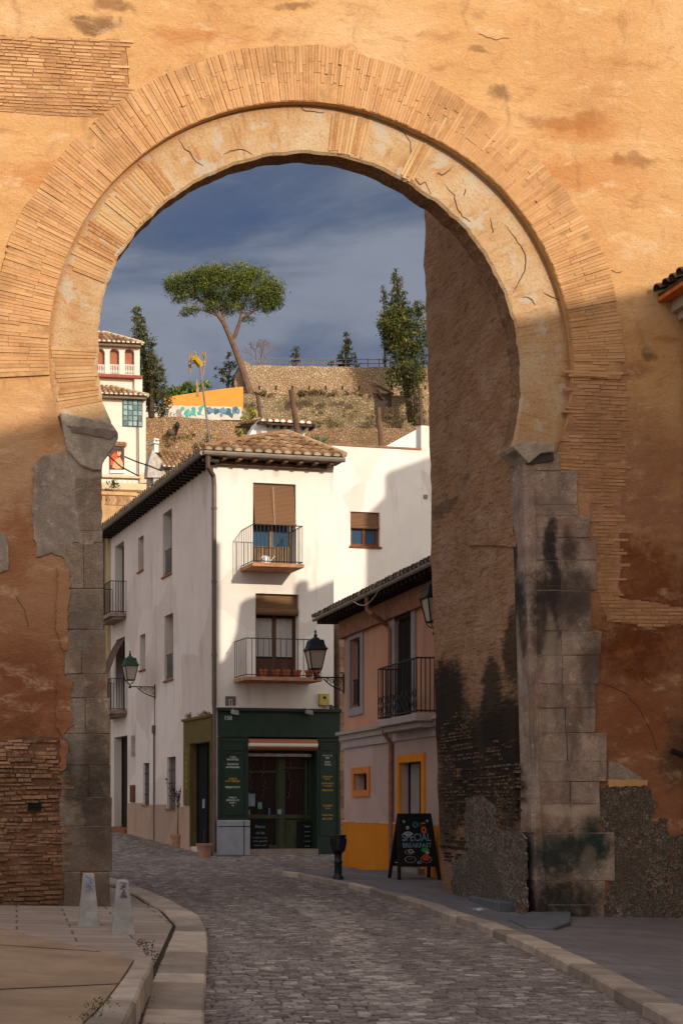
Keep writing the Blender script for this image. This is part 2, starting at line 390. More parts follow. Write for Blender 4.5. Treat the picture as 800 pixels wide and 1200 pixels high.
mi.build('intrados', mat_brick('intrados_shaded_brick', [S(120, 88, 64), S(138, 102, 76)], False), gate)  # underside shade painted into the colour: darker than the ring face
VB = mat_brick('haunch_brick', [S(168, 116, 72), S(196, 148, 100), S(206, 170, 122), S(186, 136, 88)], False)
for (ta, tb_) in ((127, 133), (134.5, 141.5), (142.5, 148), (149, 158), (75, 84), (60, 64), (176, 190)):
    th = ta; m = MB(G_)
    while th < tb_:
        w = random.uniform(.7, 1.); c0 = random.uniform(.03, .12); c1 = random.uniform(.8, .97); d1 = -.075+random.uniform(.004, .016)
        f = []
        for cc, tt in ((c0, th), (c1, th), (c1, th+w*.86), (c0, th+w*.86)):
            rr = lerp(prad(RIN, tt), prad(RMD, tt), cc); a, z = gh(PC[0]+rr*math.cos(R(tt)), PC[1]-rr*math.sin(R(tt))); f.append(G_.p(a, d1, z))
        m.hexa([p_-G_.n*.03 for p_ in f]+f); th += w
    m.build('voussoir_bricks', VB, gate)
# cracks
CRK = simple('crack_dark', S(84, 60, 42), rv=0, bump=0)
for pts in ([(210, 162), (214, 172), (222, 178), (228, 188), (238, 194)], [(262, 181), (270, 177), (280, 174), (296, 181)], [(455, 137), (481, 166), (480, 196), (486, 208), (492, 216), (498, 213), (505, 228)],
            [(522, 218), (532, 228), (534, 241), (542, 254), (551, 260)], [(545, 221), (543, 229)], [(574, 256), (577, 270), (577, 273)], [(592, 264), (600, 275), (610, 288), (616, 302), (614, 318), (607, 332), (601, 343)],
            [(612, 348), (622, 350), (627, 357)], [(636, 343), (645, 347), (655, 352)], [(530, 196), (520, 205), (512, 203)], [(352, 120), (354, 128), (362, 131), (380, 132)]):
    n = len(pts); pl = []; m = MB(G_)
    for (x0, y0), (x1, y1) in zip(pts, pts[1:]):
        for j in range(3): pl.append((lerp(x0, x1, j/3)+random.uniform(-.8, .8), lerp(y0, y1, j/3)+random.uniform(-.8, .8)))
    pl.append(pts[-1]); N = len(pl)
    for i in range(N-1):
        w0 = .5*math.sin(math.pi*(i+.3)/N)+.15; w1 = .5*math.sin(math.pi*(i+1.3)/N)+.15
        (x0, y0), (x1, y1) = pl[i], pl[i+1]; L = math.hypot(x1-x0, y1-y0)+1e-6; nx, ny = (y0-y1)/L, (x1-x0)/L
        m.face([Q(x0-nx*w0, y0-ny*w0, -.071), Q(x1-nx*w1, y1-ny*w1, -.071), Q(x1+nx*w1, y1+ny*w1, -.071), Q(x0+nx*w0, y0+ny*w0, -.071)][::-1])
    m.build('crack', CRK, gate)

for pts in ([(0, 428), (14, 431), (28, 429), (42, 433)], [(148, 50), (150, 80), (151, 104)], [(716, 316), (722, 320), (729, 318)], [(640, 300), (660, 296), (672, 300)], [(705, 800), (730, 812), (748, 830), (764, 860), (770, 884)], [(560, 40), (580, 46), (600, 44)], [(20, 700), (30, 716), (34, 742)]):
    m = MB(G_); pl = []
    for (x0, y0), (x1, y1) in zip(pts, pts[1:]):
        for j in range(4): pl.append((lerp(x0, x1, j/4)+random.uniform(-1, 1), lerp(y0, y1, j/4)+random.uniform(-1, 1)))
    for (x0, y0), (x1, y1) in zip(pl, pl[1:]):
        L = math.hypot(x1-x0, y1-y0)+1e-6; nx, ny = (y0-y1)/L*.35, (x1-x0)/L*.35
        m.face([Q(x0-nx, y0-ny, .004), Q(x1-nx, y1-ny, .004), Q(x1+nx, y1+ny, .004), Q(x0+nx, y0+ny, .004)][::-1])
    m.build('render_crack', CRK, gate)
def ragged(pts, step=7, amp=2.2):
    out = []; n = len(pts)
    for i in range(n):
        (x0, y0), (x1, y1) = pts[i], pts[(i+1) % n]; L = math.hypot(x1-x0, y1-y0); kx = max(1, int(L/step))
        for j in range(kx):
            out.append((lerp(x0, x1, j/kx)+random.uniform(-amp, amp), lerp(y0, y1, j/kx)+random.uniform(-amp, amp)))
    return out
def gpatch(name, px, d, mat, parent=gate, fr=G_, back=.03, step=7, amp=2.2):
    m = MB(fr); pts = [fr.hit(x, y) for x, y in ragged(px, step, amp)]
    m.fpoly(fr, pts, -back, d); return m.build(name, mat, parent)
def inside(x, y, poly):
    c = False; n = len(poly)
    for i in range(n):
        (x0, y0), (x1, y1) = poly[i], poly[(i+1) % n]
        if (y0 > y) != (y1 > y) and x < (x1-x0)*(y-y0)/(y1-y0)+x0: c = not c
    return c
def brickwork(name, fr, poly_px, ch, bl, d0, jit, mat, gap=.012, parent=gate, tilt=0., keep=1., scale=1., sag=.012):
    poly = [fr.hit(x, y) for x, y in poly_px]
    xs = [p_[0] for p_ in poly]; zs = [p_[1] for p_ in poly]; m = MB(fr)
    z = min(zs); zc = z; row = 0
    while z < max(zs)+abs(tilt)*(max(xs)-min(xs)):
        h = ch*random.uniform(.8, 1.2); a = min(xs)-random.uniform(0, bl); rowj = random.uniform(-.35, .5)*jit
        while a < max(xs):
            L = bl*random.uniform(.5, 1.25); am = a+L/2; zz = z+tilt*(am-min(xs))+sag*math.sin(am*2.1+row*.3)
            if inside(am, zz+h/2, poly) and random.random() < keep:
                d = d0+rowj+random.uniform(-.5, .5)*jit; g_ = gap*random.uniform(.6, 1.5)
                r = random.random(); q = lambda x, y, z_: fr.p(x, y, z_)
                e = [random.uniform(-.006, .006) for _ in range(4)]
                x0, x1, z0, z1 = a+g_/2, a+L-g_/2, zz+g_/2, zz+h-g_/2
                # top-face chamfered block with small tilt
                m.hexa([q(x0, -.02, z0), q(x1, -.02, z0), q(x1, -.02, z1), q(x0, -.02, z1), q(x0+.004, d, z0+.004+e[0]), q(x1-.004, d+e[1], z0+.004), q(x1-.004, d, z1-.004+e[2]), q(x0+.004, d+e[3], z1-.004)], r)
            a += L
        z += h; row += 1
    return m.build(name, mat, parent)
mort2 = simple('gate_bed_mortar', S(172, 126, 84), rv=0, bump=.8, bd=.02)
pxp = [(-40, 41), (148, 48), (149, 90), (152, 106), (148, 134), (100, 137), (40, 133), (-40, 129)]
gpatch('brick_bed', [(x, y) for x, y in pxp], .004, mort2)
brickwork('brick_patch', G_, pxp, .050, .24, .012, .007, mat_brick('patch_brick', [S(178, 128, 84), S(202, 152, 102), S(212, 170, 122), S(190, 138, 90)], False))
pxb = [(-40, 868), (70, 865), (76, 935), (74, 1000), (76, 1078), (-40, 1078)]
gpatch('base_bed', [(-40, 866), (72, 864), (78, 935), (76, 1000), (78, 1090), (-40, 1090)], .004, simple('base_mortar', S(118, 84, 62), rv=0, bump=.8, bd=.03))
brickwork('brick_base', G_, pxb, .056, .30, .022, .034, mat_brick('base_brick', [S(100, 66, 48), S(146, 102, 76), S(170, 132, 104), S(128, 82, 58), S(116, 76, 54), S(156, 124, 102)]), keep=.93, sag=.03)
m = MB(G_); x0, x1, z0, z1 = G_.rect(33, 941, 48, 950); m.fb(G_, x0, x1, -.02, .085, z0, z1); m.build('putlog_hole', simple('hole_black', S(18, 14, 12), rv=0, bump=0), gate)
# brick zone under the right haunch
pxr = [(672, 434), (730, 434), (728, 560), (726, 700), (800, 712), (830, 714), (830, 731), (760, 734), (712, 728), (700, 690), (696, 640), (690, 600), (678, 560), (650, 552), (664, 500)]
gpatch('haunch_bed', [(x*.97+700*.03, y) for x, y in pxr], .003, simple('haunch_mortar', S(182, 136, 98), rv=0, bump=.8, bd=.02))
brickwork('haunch_brickwork', G_, pxr, .055, .3, .010, .006, mat_brick('haunch_course_brick', [S(172, 124, 88), S(192, 144, 104), S(182, 132, 94), S(200, 154, 116)], False), tilt=.0, keep=.9, gap=.008)
# left pier
plast = mat_pier('grey_lime_plaster', S(160, 142, 126), S(190, 174, 156), S(116, 98, 84), zd=(-5, -6), cr=.5)
gpatch('plaster_patch', [(40, 545), (52, 534), (80, 528), (110, 540), (119, 560), (119, 625), (108, 640), (86, 636), (78, 655), (60, 648), (43, 652), (38, 600)], .022, plast, step=5, amp=1.5)
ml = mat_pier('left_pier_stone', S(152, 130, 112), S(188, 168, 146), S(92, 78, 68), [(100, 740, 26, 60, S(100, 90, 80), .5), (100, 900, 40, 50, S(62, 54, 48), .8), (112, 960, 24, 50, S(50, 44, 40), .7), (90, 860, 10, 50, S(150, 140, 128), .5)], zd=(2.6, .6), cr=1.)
def pier(name, rows, mat, d0, fr=G_, parent=gate, side=None, split=None, jit=.018, gap=.3):
    m = MB(fr)
    for (y0, y1, xa, xb, xs) in rows:
        cuts = [xa]+list(xs)+[xb]
        for c0, c1 in zip(cuts, cuts[1:]):
            d = d0+random.uniform(-jit, jit); r = random.random()
            f = []
            for (x, y) in ((c0+gap/2, y1-gap/2), (c1-gap/2, y1-gap/2), (c1-gap/2, y0+gap/2), (c0+gap/2, y0+gap/2)):
                a, z = fr.hit(x+random.uniform(-.7, .7)*(0 if x in (xa+gap/2,) else 1), y+random.uniform(-.5, .5)); f.append((a, z))
            if c0 == xa and side: f[0] = (f[0][0]+side*0, f[0][1])
            # rounded-ish block: two layers
            inn = [(lerp(a, sum(q[0] for q in f)/4, .03), lerp(z, sum(q[1] for q in f)/4, .03)) for a, z in f]
            B0 = [fr.p(a, -TH+.02, z) for a, z in f]; B1 = [fr.p(a, d-.014, z) for a, z in f]; B2 = [fr.p(a, d+random.uniform(-.004, .004), z) for a, z in inn]
            m.hexa(B0+B1, r); m.hexa(B1+B2, r)
    return m.build(name, mat, parent)
rowsL = [(512, 533, 80, 119, ()), (533, 560, 84, 119, ()), (560, 600, 88, 119, ()), (600, 622, 92, 119, ()), (622, 636, 96, 120, ()), (636, 690, 76, 121, (98,)), (690, 738, 76, 122, (101,)), (738, 790, 76, 124, (96,)), (790, 818, 78, 126, ()), (818, 860, 77, 128, (100,)),
         (860, 896, 73, 129, ()), (896, 934, 72, 130, (104,)), (934, 968, 70, 131, ()), (968, 1022, 72, 131, ()), (1022, 1086, 75, 129, (95,))]
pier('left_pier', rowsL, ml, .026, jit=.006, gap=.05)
# capital of the left pier: rough dark impost with a hollow below
def sweep(name, prof, a0, a1, fr, mat, parent, dd=.02, rs=5):
    m = MB(fr); N = rs
    return m
m = MB(G_)
prof = [(70, 484, 0), (92, 489, .04), (118, 494, .06), (131, 498, .07), (138, 508, .07), (138, 515, .07), (133, 525, .06), (126, 534, .05), (120, 544, .04), (119, 552, .03), (108, 552, .03), (94, 546, .03), (78, 528, .02)]
pts = [gh(x, y) for x, y, _ in prof]
m.fpoly(G_, pts, -TH, .062, .4); m.build('left_impost', mat_pier('impost_stone', S(176, 160, 142), S(206, 192, 172), S(130, 114, 100), zd=(-5, -6), cr=.6), gate, bevel=.02)
m = MB(G_); m.fpoly(G_, [gh(x, y) for x, y in ragged([(78, 500), (100, 503), (122, 505), (136, 507), (138, 513), (128, 516), (106, 511), (84, 508)], 4, 1.0)], 0, .075, .2); m.build('broken_moulding', simple('black_crust', S(124, 106, 92), rv=0, bump=.8, bd=.02), gate)
# right pier
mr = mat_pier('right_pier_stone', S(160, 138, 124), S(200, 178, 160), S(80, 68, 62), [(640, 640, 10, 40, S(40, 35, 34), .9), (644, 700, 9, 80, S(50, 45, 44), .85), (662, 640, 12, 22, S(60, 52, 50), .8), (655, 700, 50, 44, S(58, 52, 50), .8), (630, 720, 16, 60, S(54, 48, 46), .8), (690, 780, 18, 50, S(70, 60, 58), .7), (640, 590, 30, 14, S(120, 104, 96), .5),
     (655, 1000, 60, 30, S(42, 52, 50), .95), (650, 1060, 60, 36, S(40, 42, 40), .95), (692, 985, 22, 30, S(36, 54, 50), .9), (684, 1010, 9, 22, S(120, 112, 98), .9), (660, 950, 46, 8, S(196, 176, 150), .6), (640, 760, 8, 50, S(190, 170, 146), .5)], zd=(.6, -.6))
rowsR = [(533, 552, 613, 655, ()), (552, 592, 613, 675, ()), (592, 604, 614, 676, ()), (604, 630, 615, 690, (651,)), (630, 657, 615, 697, (648,)), (657, 692, 616, 697, (655,)), (692, 740, 617, 691, (655,)), (740, 768, 618, 703, (656,)), (768, 802, 619, 701, (657,)),
         (802, 830, 620, 696, (658,)), (830, 859, 621, 696, (661,)), (859, 892, 622, 709, (663,)), (892, 916, 623, 709, (663,)), (916, 942, 622, 701, (667,)), (942, 976, 622, 701, (668,)), (976, 1032, 624, 719, (670,)), (1032, 1060, 626, 708, (668,)), (1060, 1098, 631, 706, ())]
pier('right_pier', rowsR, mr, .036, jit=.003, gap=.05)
m = MB(G_); m.fpoly(G_, [gh(x, y) for x, y in [(611, 548), (626, 548), (628, 700), (630, 900), (636, 1000), (641, 1092), (627, 1092), (622, 900), (616, 700)]], -TH, .046, .75); m.build('pier_quoin', bpy.data.materials['right_pier_stone'], gate, bevel=.02)
m = MB(G_); prof = [(597, 524), (606, 519), (646, 521), (646, 531), (630, 533), (616, 545), (608, 536), (600, 529)]
m.fpoly(G_, [gh(x, y) for x, y in prof], -TH-.02, .09, .8); m.build('right_impost', mat_pier('impost_white_stone', S(170, 154, 134), S(206, 190, 166), S(90, 80, 70), zd=(-5, -6), cr=.8), gate, bevel=.012)
m = MB(G_); m.fpoly(G_, [gh(x, y) for x, y in [(616, 534), (646, 532), (646, 541), (622, 545), (614, 545)]], -TH, .06, .2); m.build('impost_neck', simple('impost_dark_stone', S(70, 60, 54), rv=0), gate)
# rubble foot on the right, grey plaster scar
gpatch('rubble_base', [(700, 925), (716, 917), (740, 915), (760, 926), (768, 940), (762, 960), (780, 960), (778, 976), (830, 985), (830, 1100), (700, 1100), (716, 1030), (704, 970)], .014, mat_rubble(), step=6, amp=2.5)
gpatch('plaster_scar', [(712, 890), (735, 900), (758, 916), (740, 921), (712, 916)], .015, plast, step=5, amp=1)
m = MB(G_); m.fpoly(G_, [gh(x, y) for x, y in ragged([(710, 913), (758, 914), (756, 921), (712, 922)], 4, 1)], 0, .028, .3); m.build('brick_strip', mb1, gate)
gpatch('plaster_roundel', [(-20, 620), (6, 625), (11, 645), (10, 668), (-20, 676)], .02, plast, step=4, amp=1)
# render and mortar lapping over the edges of the piers
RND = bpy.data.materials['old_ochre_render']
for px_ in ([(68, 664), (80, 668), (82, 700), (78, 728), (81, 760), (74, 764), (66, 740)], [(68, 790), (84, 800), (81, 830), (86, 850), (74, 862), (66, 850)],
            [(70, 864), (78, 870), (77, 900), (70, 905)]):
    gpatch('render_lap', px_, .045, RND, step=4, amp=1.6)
# passage side wall on the right
PD = G_.p(gh(616, 760)[0], -TH, 0)
PW = FR.at((PD.x, PD.y), 0); ang = GA-90
PW = FR.at((PD.x, PD.y), ang)
ph = PW.hit
edge = [(497, 236), (498, 262), (496, 300), (499, 345), (500, 400), (502, 470), (503, 520), (505, 570), (504, 640), (507, 700), (508, 760), (510, 840), (512, 900), (514, 960), (516, 1010), (519, 1045)]
pts = []
for (x0, y0), (x1, y1) in zip(edge, edge[1:]):
    for j in range(4): pts.append((lerp(x0, x1, j/4)+random.uniform(-.9, .9), lerp(y0, y1, j/4)))
poly = [ph(x, y) for x, y in pts]
poly = [(poly[0][0]-.1, 14.0)]+poly+[(poly[-1][0], -.4), (.0, -.4), (.0, 14.0)]
m = MB(PW); m.fpoly(PW, poly, -1.6, 0)
stn = []
for (x, y, rx, ry, s) in ((522, 830, 26, 60, .95), (560, 900, 34, 70, .9), (575, 830, 14, 60, .85), (595, 860, 22, 50, .95), (600, 920, 16, 50, .9), (535, 900, 24, 60, .8), (520, 960, 16, 40, .6), (600, 760, 12, 50, .8), (520, 595, 16, 8, .5), (590, 1010, 20, 50, .5), (545, 560, 10, 5, .4)):
    a, z = ph(x, y); a1_, _ = ph(x+rx, y); a0_, _ = ph(x-rx, y); z1_ = ph(x, y-ry)[1]; stn.append((a, z, (a1_-a0_)/2, z1_-z, s))
m.build('passage_wall', mat_passage(PW, stn), gate)
# brickwork and plaster on the foot of the passage wall
brickwork('passage_brick', PW, [(516, 850), (545, 830), (560, 880), (598, 860), (610, 930), (600, 976), (585, 972), (580, 935), (552, 935), (545, 1000), (530, 1010), (518, 1010)], .055, .26, .004, .022, mat_brick('sooty_brick', [S(36, 30, 27), S(58, 42, 34), S(46, 36, 30), S(74, 52, 40)]), keep=.85)
m = MB(PW); m.fpoly(PW, [ph(x, y) for x, y in ragged([(545, 935), (566, 932), (582, 945), (584, 972), (614, 976), (618, 1074), (560, 1064), (530, 1050), (530, 1010), (545, 1000)], 5, 2)], -.02, .014, .6); m.build('passage_rubble', mat_rubble(), gate)
m = MB(PW); m.fpoly(PW, [ph(x, y) for x, y in ragged([(552, 300), (566, 318), (590, 350), (606, 385), (606, 480), (607, 560), (606, 640), (551, 640), (552, 480)], 9, 1.4)], -.02, .035, .5); m.build('render_skim', mat_passage(PW, []), gate)
# left side wall of the passage (hidden behind the left pier from the front)
LD = G_.p(gh(100, 760)[0]-.12, -TH-.05, 0); LW = FR.at((LD.x, LD.y), GA+90)
m = MB(LW); m.fpoly(LW, [(0, -.4), (3.2, -.4), (3.2, 13.), (0, 13.)], -1.2, 0); m.build('passage_wall', bpy.data.materials['rammed_earth_wall'], gate)
# flood lamp on the right
fl = thing('flood_light', 'small black floodlight clamped to the gate wall at the right edge', 'light', G_.q(792, 878, .02))
m = MB(); c = G_.q(793, 882, .16); m.tube([c-G_.u*.09+Vector((0, 0, .02)), c+G_.u*.09-Vector((0, 0, .03))], .045, 10)
m.build('housing', simple('black_metal', S(30, 30, 32), rough=.5, rv=0), fl)
m = MB(); m.tube([G_.q(796, 886, 0), G_.q(795, 884, .14), c], .015, 6); m.build('arm', bpy.data.materials['black_metal'], fl)
BLK = bpy.data.materials['black_metal']
# ------------------------------------------------------------------ ground and street
def strip(name, L, Rt, h, mat, y0, y1, dy=.5, kind='structure', nx=6, side=False, sideL=False):
    """sheet between two polylines x = f(y), following the street surface at height h"""
    m = MB(); ys = []; y = y0
    while y < y1-1e-6: ys.append(y); y += dy
    ys.append(y1); rows = []
    for y in ys:
        a, b = tab(L, y), tab(Rt, y)
        rows.append([Vector((lerp(a, b, i/nx), y, g(lerp(a, b, i/nx), y)+h)) for i in range(nx+1)])
    for A, B in zip(rows, rows[1:]):
        for i in range(nx): m.face([A[i], A[i+1], B[i+1], B[i]], None, .5)
        if side: m.face([A[-1], A[-1]-Vector((0, 0, .3)), B[-1]-Vector((0, 0, .3)), B[-1]], None, .5)
        if sideL: m.face([A[0], B[0], B[0]-Vector((0, 0, .3)), A[0]-Vector((0, 0, .3))], None, .5)
    return m.build(name, mat, None, kind=kind)
def yline(px, h=0.):
    pts = [G(x, y, h) for x, y in px]; pts.sort(key=lambda p_: p_.y); return [(p_.y, p_.x) for p_ in pts]

t = T('setts'); v = t.warp(t.warp(t.uv, .7, .3), 3., .07); 
br = t.nd('ShaderNodeTexBrick', {'Vector': t.warp(v, 8, .05), 'Scale': 1.0, 'Mortar Size': .018, 'Mortar Smooth': .6, 'Brick Width': .21, 'Row Height': .14, 'Color1': (0, 0, 0, 1), 'Color2': (1, 1, 1, 1), 'Mortar': (0, 0, 0, 1)}, offset=.5, squash=1)
b1, bm = br.outputs['Color'], br.outputs['Fac']
n = t.noise(t.uv, .9, 5); f = t.noise(t.uv, 30, 5, .7); n3 = t.noise(t.map(t.uv, (1, .35, 1)), 1.6, 4)
c = t.mix(t.xyz(b1)[0], S(84, 74, 76), S(140, 126, 124)); c = t.mix(t.sm(n, .35, .65, 0, .5), c, S(116, 102, 102))
c = t.mix(t.ma('MULTIPLY', t.sm(f, .45, .75), .4), c, S(58, 50, 50)); c = t.mix(t.ma('MULTIPLY', t.sm(n3, .5, .7), .4), c, S(142, 126, 118))
c = t.mix(t.ma('MULTIPLY', bm, .75), c, S(70, 62, 58))
SETT = t.fin(c, t.sm(f, .3, .8, .5, .85), t.bump(t.ma('ADD', t.ma('MULTIPLY', t.ma('SUBTRACT', 1., bm), 1.2), t.ma('ADD', t.ma('MULTIPLY', f, .5), t.ma('MULTIPLY', t.xyz(b1)[0], .35))), 1., .055), .35)
def slabmat(name, a, b, w, h, mort=.012, warp=.02, rough=.75, bias=0.):
    t = T(name); v = t.warp(t.uv, 3, warp)
    br = t.nd('ShaderNodeTexBrick', {'Vector': v, 'Scale': 1.0, 'Mortar Size': mort, 'Mortar Smooth': .2, 'Brick Width': w, 'Row Height': h, 'Color1': (0, 0, 0, 1), 'Color2': (1, 1, 1, 1), 'Mortar': (0, 0, 0, 1)}, offset=.5)
    n = t.noise(t.uv, 1.1, 6); f = t.noise(t.uv, 36, 6, .7); st = t.noise(t.warp(t.uv, 1.5, .5), 2.4, 5)
    c = t.mix(t.xyz(br.outputs['Color'])[0], a, b); c = t.mix(t.sm(n, .35, .65, 0, .5), c, k(a, .9))
    c = t.mix(t.ma('MULTIPLY', t.sm(f, .45, .75), .3), c, k(a, .6)); c = t.mix(t.sm(st, .55, .75, 0, .6), c, k(a, .62))
    c = t.mix(t.ma('MULTIPLY', br.outputs['Fac'], .8), c, k(a, .35))
    return t.fin(c, rough, t.bump(t.ma('ADD', t.ma('MULTIPLY', t.ma('SUBTRACT', 1., br.outputs['Fac']), 1.), t.ma('MULTIPLY', f, .4)), .7, .015), .3)
SLAB = slabmat('pavement_slabs', S(142, 127, 114), S(168, 152, 138), 1.25, .42, .014)
SLABD = slabmat('dark_pavement', S(106, 101, 103), S(124, 118, 118), .62, .42, .008)
KERB = simple('kerb_granite', S(166, 150, 134), .2, 3, .8, .6, .012, rv=.35)
DIRT = simple('gutter_dirt', S(70, 60, 50), .35, 12, .95, 1., .02, rv=0)
CONC = simple('plaza_concrete', S(150, 126, 102), .2, 1.6, .85, .35, .006, rv=0)

strip('road', [(-12, -16), (70, -16)], [(-12, 26), (70, 30)], -.008, SETT, -12, 70, 1., nx=8)
def sett_mesh(KLf, KRf):
    m = MB(); V = m.v; y = 9.4; row = 0
    TR1 = sorted([(p_.y, p_.x) for p_ in [G(x, y_) for x, y_ in ((372, 1075), (400, 1100), (430, 1140), (470, 1200), (500, 1250))]]); TR2 = sorted([(p_.y, p_.x) for p_ in [G(x, y_) for x, y_ in ((398, 1075), (428, 1105), (462, 1145), (510, 1200), (545, 1250))]])
    while y < 44:
        d = random.uniform(.062, .09)*(1.35 if y > 27 else 1); x0, x1 = KLf(y), KRf(y); x = x0+random.uniform(-.1, 0); ph_ = row*.7
        while x < x1:
            w = random.uniform(.08, .15)*(1.3 if y > 27 else 1); yc = y+d/2+.05*math.sin(x*1.3+row*.05)+.02*math.sin(x*4.1+row)
            tr = y < 22 and (abs(x+w/2-tab(TR1, y)) < .13 or abs(x+w/2-tab(TR2, y)) < .13)
            gp = random.uniform(.004, .009); hz = random.gauss(.007, .0025)+(.012 if tr else 0); zz = g(x+w/2, yc); rt = random.gauss(0, .05)+(.25 if tr else 0); tx, ty = random.gauss(0, .022), random.gauss(0, .03)
            r = clamp(random.gauss(.5, .24)+(.25 if tr else 0)); hw, hd = w/2-gp, d/2-gp; c, s_ = math.cos(rt), math.sin(rt); i = len(V); xc = x+w/2
            for (k1, h_) in ((1., -.04), (.98, hz-.006), (.88, hz)):
                for (ux, uy) in ((-1, -1), (1, -1), (1, 1), (-1, 1)):
                    a_, b_ = ux*hw*k1, uy*hd*k1; V.append(Vector((xc+a_*c-b_*s_, yc+a_*s_+b_*c, zz+h_+tx*a_+ty*b_)))
            for L_ in (0, 4):
                for q in range(4): m.f.append([i+L_+q, i+L_+(q+1) % 4, i+L_+4+(q+1) % 4, i+L_+4+q]); m.uv.append(None); m.r.append(r)
            m.f.append([i+8, i+9, i+10, i+11]); m.uv.append(None); m.r.append(r)
            x += w
        y += d; row += 1
    t = T('granite_sett'); f = t.noise(t.pos, 38, 5, .7); n = t.noise(t.pos, .6, 5)
    c = t.ramp(t.rnd, [(0, S(88, 79, 76)), (.45, S(128, 116, 110)), (.75, S(152, 140, 132)), (1, S(194, 182, 170))]); c = t.mix(t.sm(n, .35, .65, 0, .3), c, S(118, 104, 98)); wt = t.noise(t.map(t.pos, (1.1, .12, 1)), 1.4, 3); c = t.mix(t.sm(wt, .5, .7, 0, .4), c, S(96, 86, 84)); c = t.mix(t.sm(wt, .45, .3, 0, .4), c, S(160, 148, 138)); c = t.mix(t.ma('MULTIPLY', t.sm(f, .4, .7), .45), c, S(64, 56, 56))
    return m.build('cobble_setts', t.fin(c, t.sm(f, .3, .7, .45, .8), t.bump(f, .7, .012), .35), None, kind='structure')
# left pavement
KL = [(238, 1200), (240, 1160), (243, 1120), (243, 1092), (234, 1074), (206, 1058), (172, 1043), (130, 1028), (60, 1000)]
kl = yline(KL, .11); kl = [(-10, kl[0][1]-.2)]+[(kl[0][0]-1.5, kl[0][1]-.15)]+kl
KLi = [(165, 1200), (178, 1150), (196, 1110), (207, 1084), (190, 1066), (160, 1050), (120, 1033), (40, 1003)]
kli = yline(KLi, .11); kli = [(-10, kli[0][1]-.2)]+[(kli[0][0]-1.5, kli[0][1]-.2)]+kli
YE = kl[-1][0]-.5
strip('pavement_bed', [(-10, -14), (70, -14)], [(y, x-.06) for y, x in kl], .085, DIRT, -10, YE, .5, side=True)
strip('left_pavement', [(-10, -14), (70, -14)], [(y, x-.05) for y, x in kli], .105, SLAB, -10, YE, .5, side=True)
def kerbstones(name, inner, outer, y0, y1, h, L, mat, top=.0, rj=.012, flip=False):
    m = MB(); y = y0
    while y < y1:
        l = L*random.uniform(.75, 1.25); e = min(y+l, y1); gp = .012; hh = h+random.uniform(-rj, rj)*.5
        def pt(yy, t_, z): 
            x = lerp(tab(inner, yy), tab(outer, yy), t_); return Vector((x, yy, g(x, yy)+z))
        a, b = y+gp, e-gp
        if b-a < .08: y = e; continue
        r = random.random(); i = .0; o = 1+random.uniform(-.015, .015)
        c = [pt(a, i, h-.3), pt(a, o, h-.3), pt(b, o, h-.3), pt(b, i, h-.3)]
        if flip: c = [c[1], c[0], c[3], c[2]]
        c2 = [pt(a, i, hh-.02), pt(a, o, hh-.02), pt(b, o, hh-.02), pt(b, i, hh-.02)]
        w = .018/max(abs(tab(outer, a)-tab(inner, a)), .1)
        c3 = [pt(a+.012, i+w, hh), pt(a+.012, o-w, hh), pt(b-.012, o-w, hh), pt(b-.012, i+w, hh)]
        if flip: c2 = [c2[1], c2[0], c2[3], c2[2]]; c3 = [c3[1], c3[0], c3[3], c3[2]]
        m.hexa(c+c2, r); m.hexa(c2+c3, r); y = e
    return m.build(name, mat, None, kind='structure')
kerbstones('left_kerb', kli, kl, 4, min(YE, kl[-1][0]), .12, .62, KERB)
# raised concrete plaza in the left foreground with its stone kerb
hP = .30
pl = [G(*q_, hP) for q_ in [(-260, 1040), (0, 1087), (80, 1106), (157, 1124), (140, 1150), (120, 1176), (96, 1200), (40, 1262), (-60, 1400), (-700, 1400), (-700, 1040)]]
m = MB(); m.prism([p_ for p_ in pl][::-1], (0, 0, -.4)); m.build('plaza', CONC, None, kind='structure')
m = MB()          # joints of the concrete, a few millimetres proud
for (a, b) in (((0, 1159), (150, 1152)), ((0, 1107), (118, 1115))):
    p0, p1 = G(*a, hP+.004), G(*b, hP+.004); d = (p1-p0).normalized(); nn = Vector((-d.y, d.x, 0))*.012; p0 -= d*3
    m.face([p0-nn, p1-nn, p1+nn, p0+nn])
m.build('plaza_joint', DIRT, None, kind='structure')
ko = [(178, 1124), (182, 1128), (168, 1150), (158, 1175), (146, 1200), (110, 1262), (20, 1400)]
ki = [(158, 1124), (156, 1128), (141, 1150), (121, 1176), (97, 1200), (41, 1262), (-58, 1400)]
kerbstones('plaza_kerb', yline(ki, hP), yline(ko, hP), yline(ko, hP)[0][0], yline(ki, hP)[-1][0], hP+.006, .62, KERB)
# mud at the foot of the plaza kerb
m = MB()
KOL = yline(ko, .11)
for i in range(420):
    y = random.uniform(8, 14.6); x = tab(KOL, y)+abs(random.gauss(.0, .09)); s_ = random.uniform(.004, .013)
    m.lathe((x, y, g(x, y)+.11), [(s_, 0), (s_*.6, s_*.6), (.001, s_*.8)], 5)
m.build('gutter_debris', DIRT, None, kind='stuff', label='brown soil and grit lying along the foot of the plaza kerb', cat='debris')
m = MB()
for i in range(220):
    a = random.random(); base = G(lerp(100, 128, a), lerp(1198, 1172, a), hP) if random.random() < .8 else G(lerp(168, 172, a), lerp(1172, 1166, a), .11)
    b = base+Vector((random.gauss(0, .035), random.gauss(0, .12), 0)); w = random.uniform(.004, .01); q = random.uniform(0, 6.3); hh = random.uniform(.004, .02)
    u = Vector((math.cos(q), math.sin(q), 0))*w; m.face([b-u, b+u, b+Vector((random.gauss(0, .012), random.gauss(0, .012), hh))])
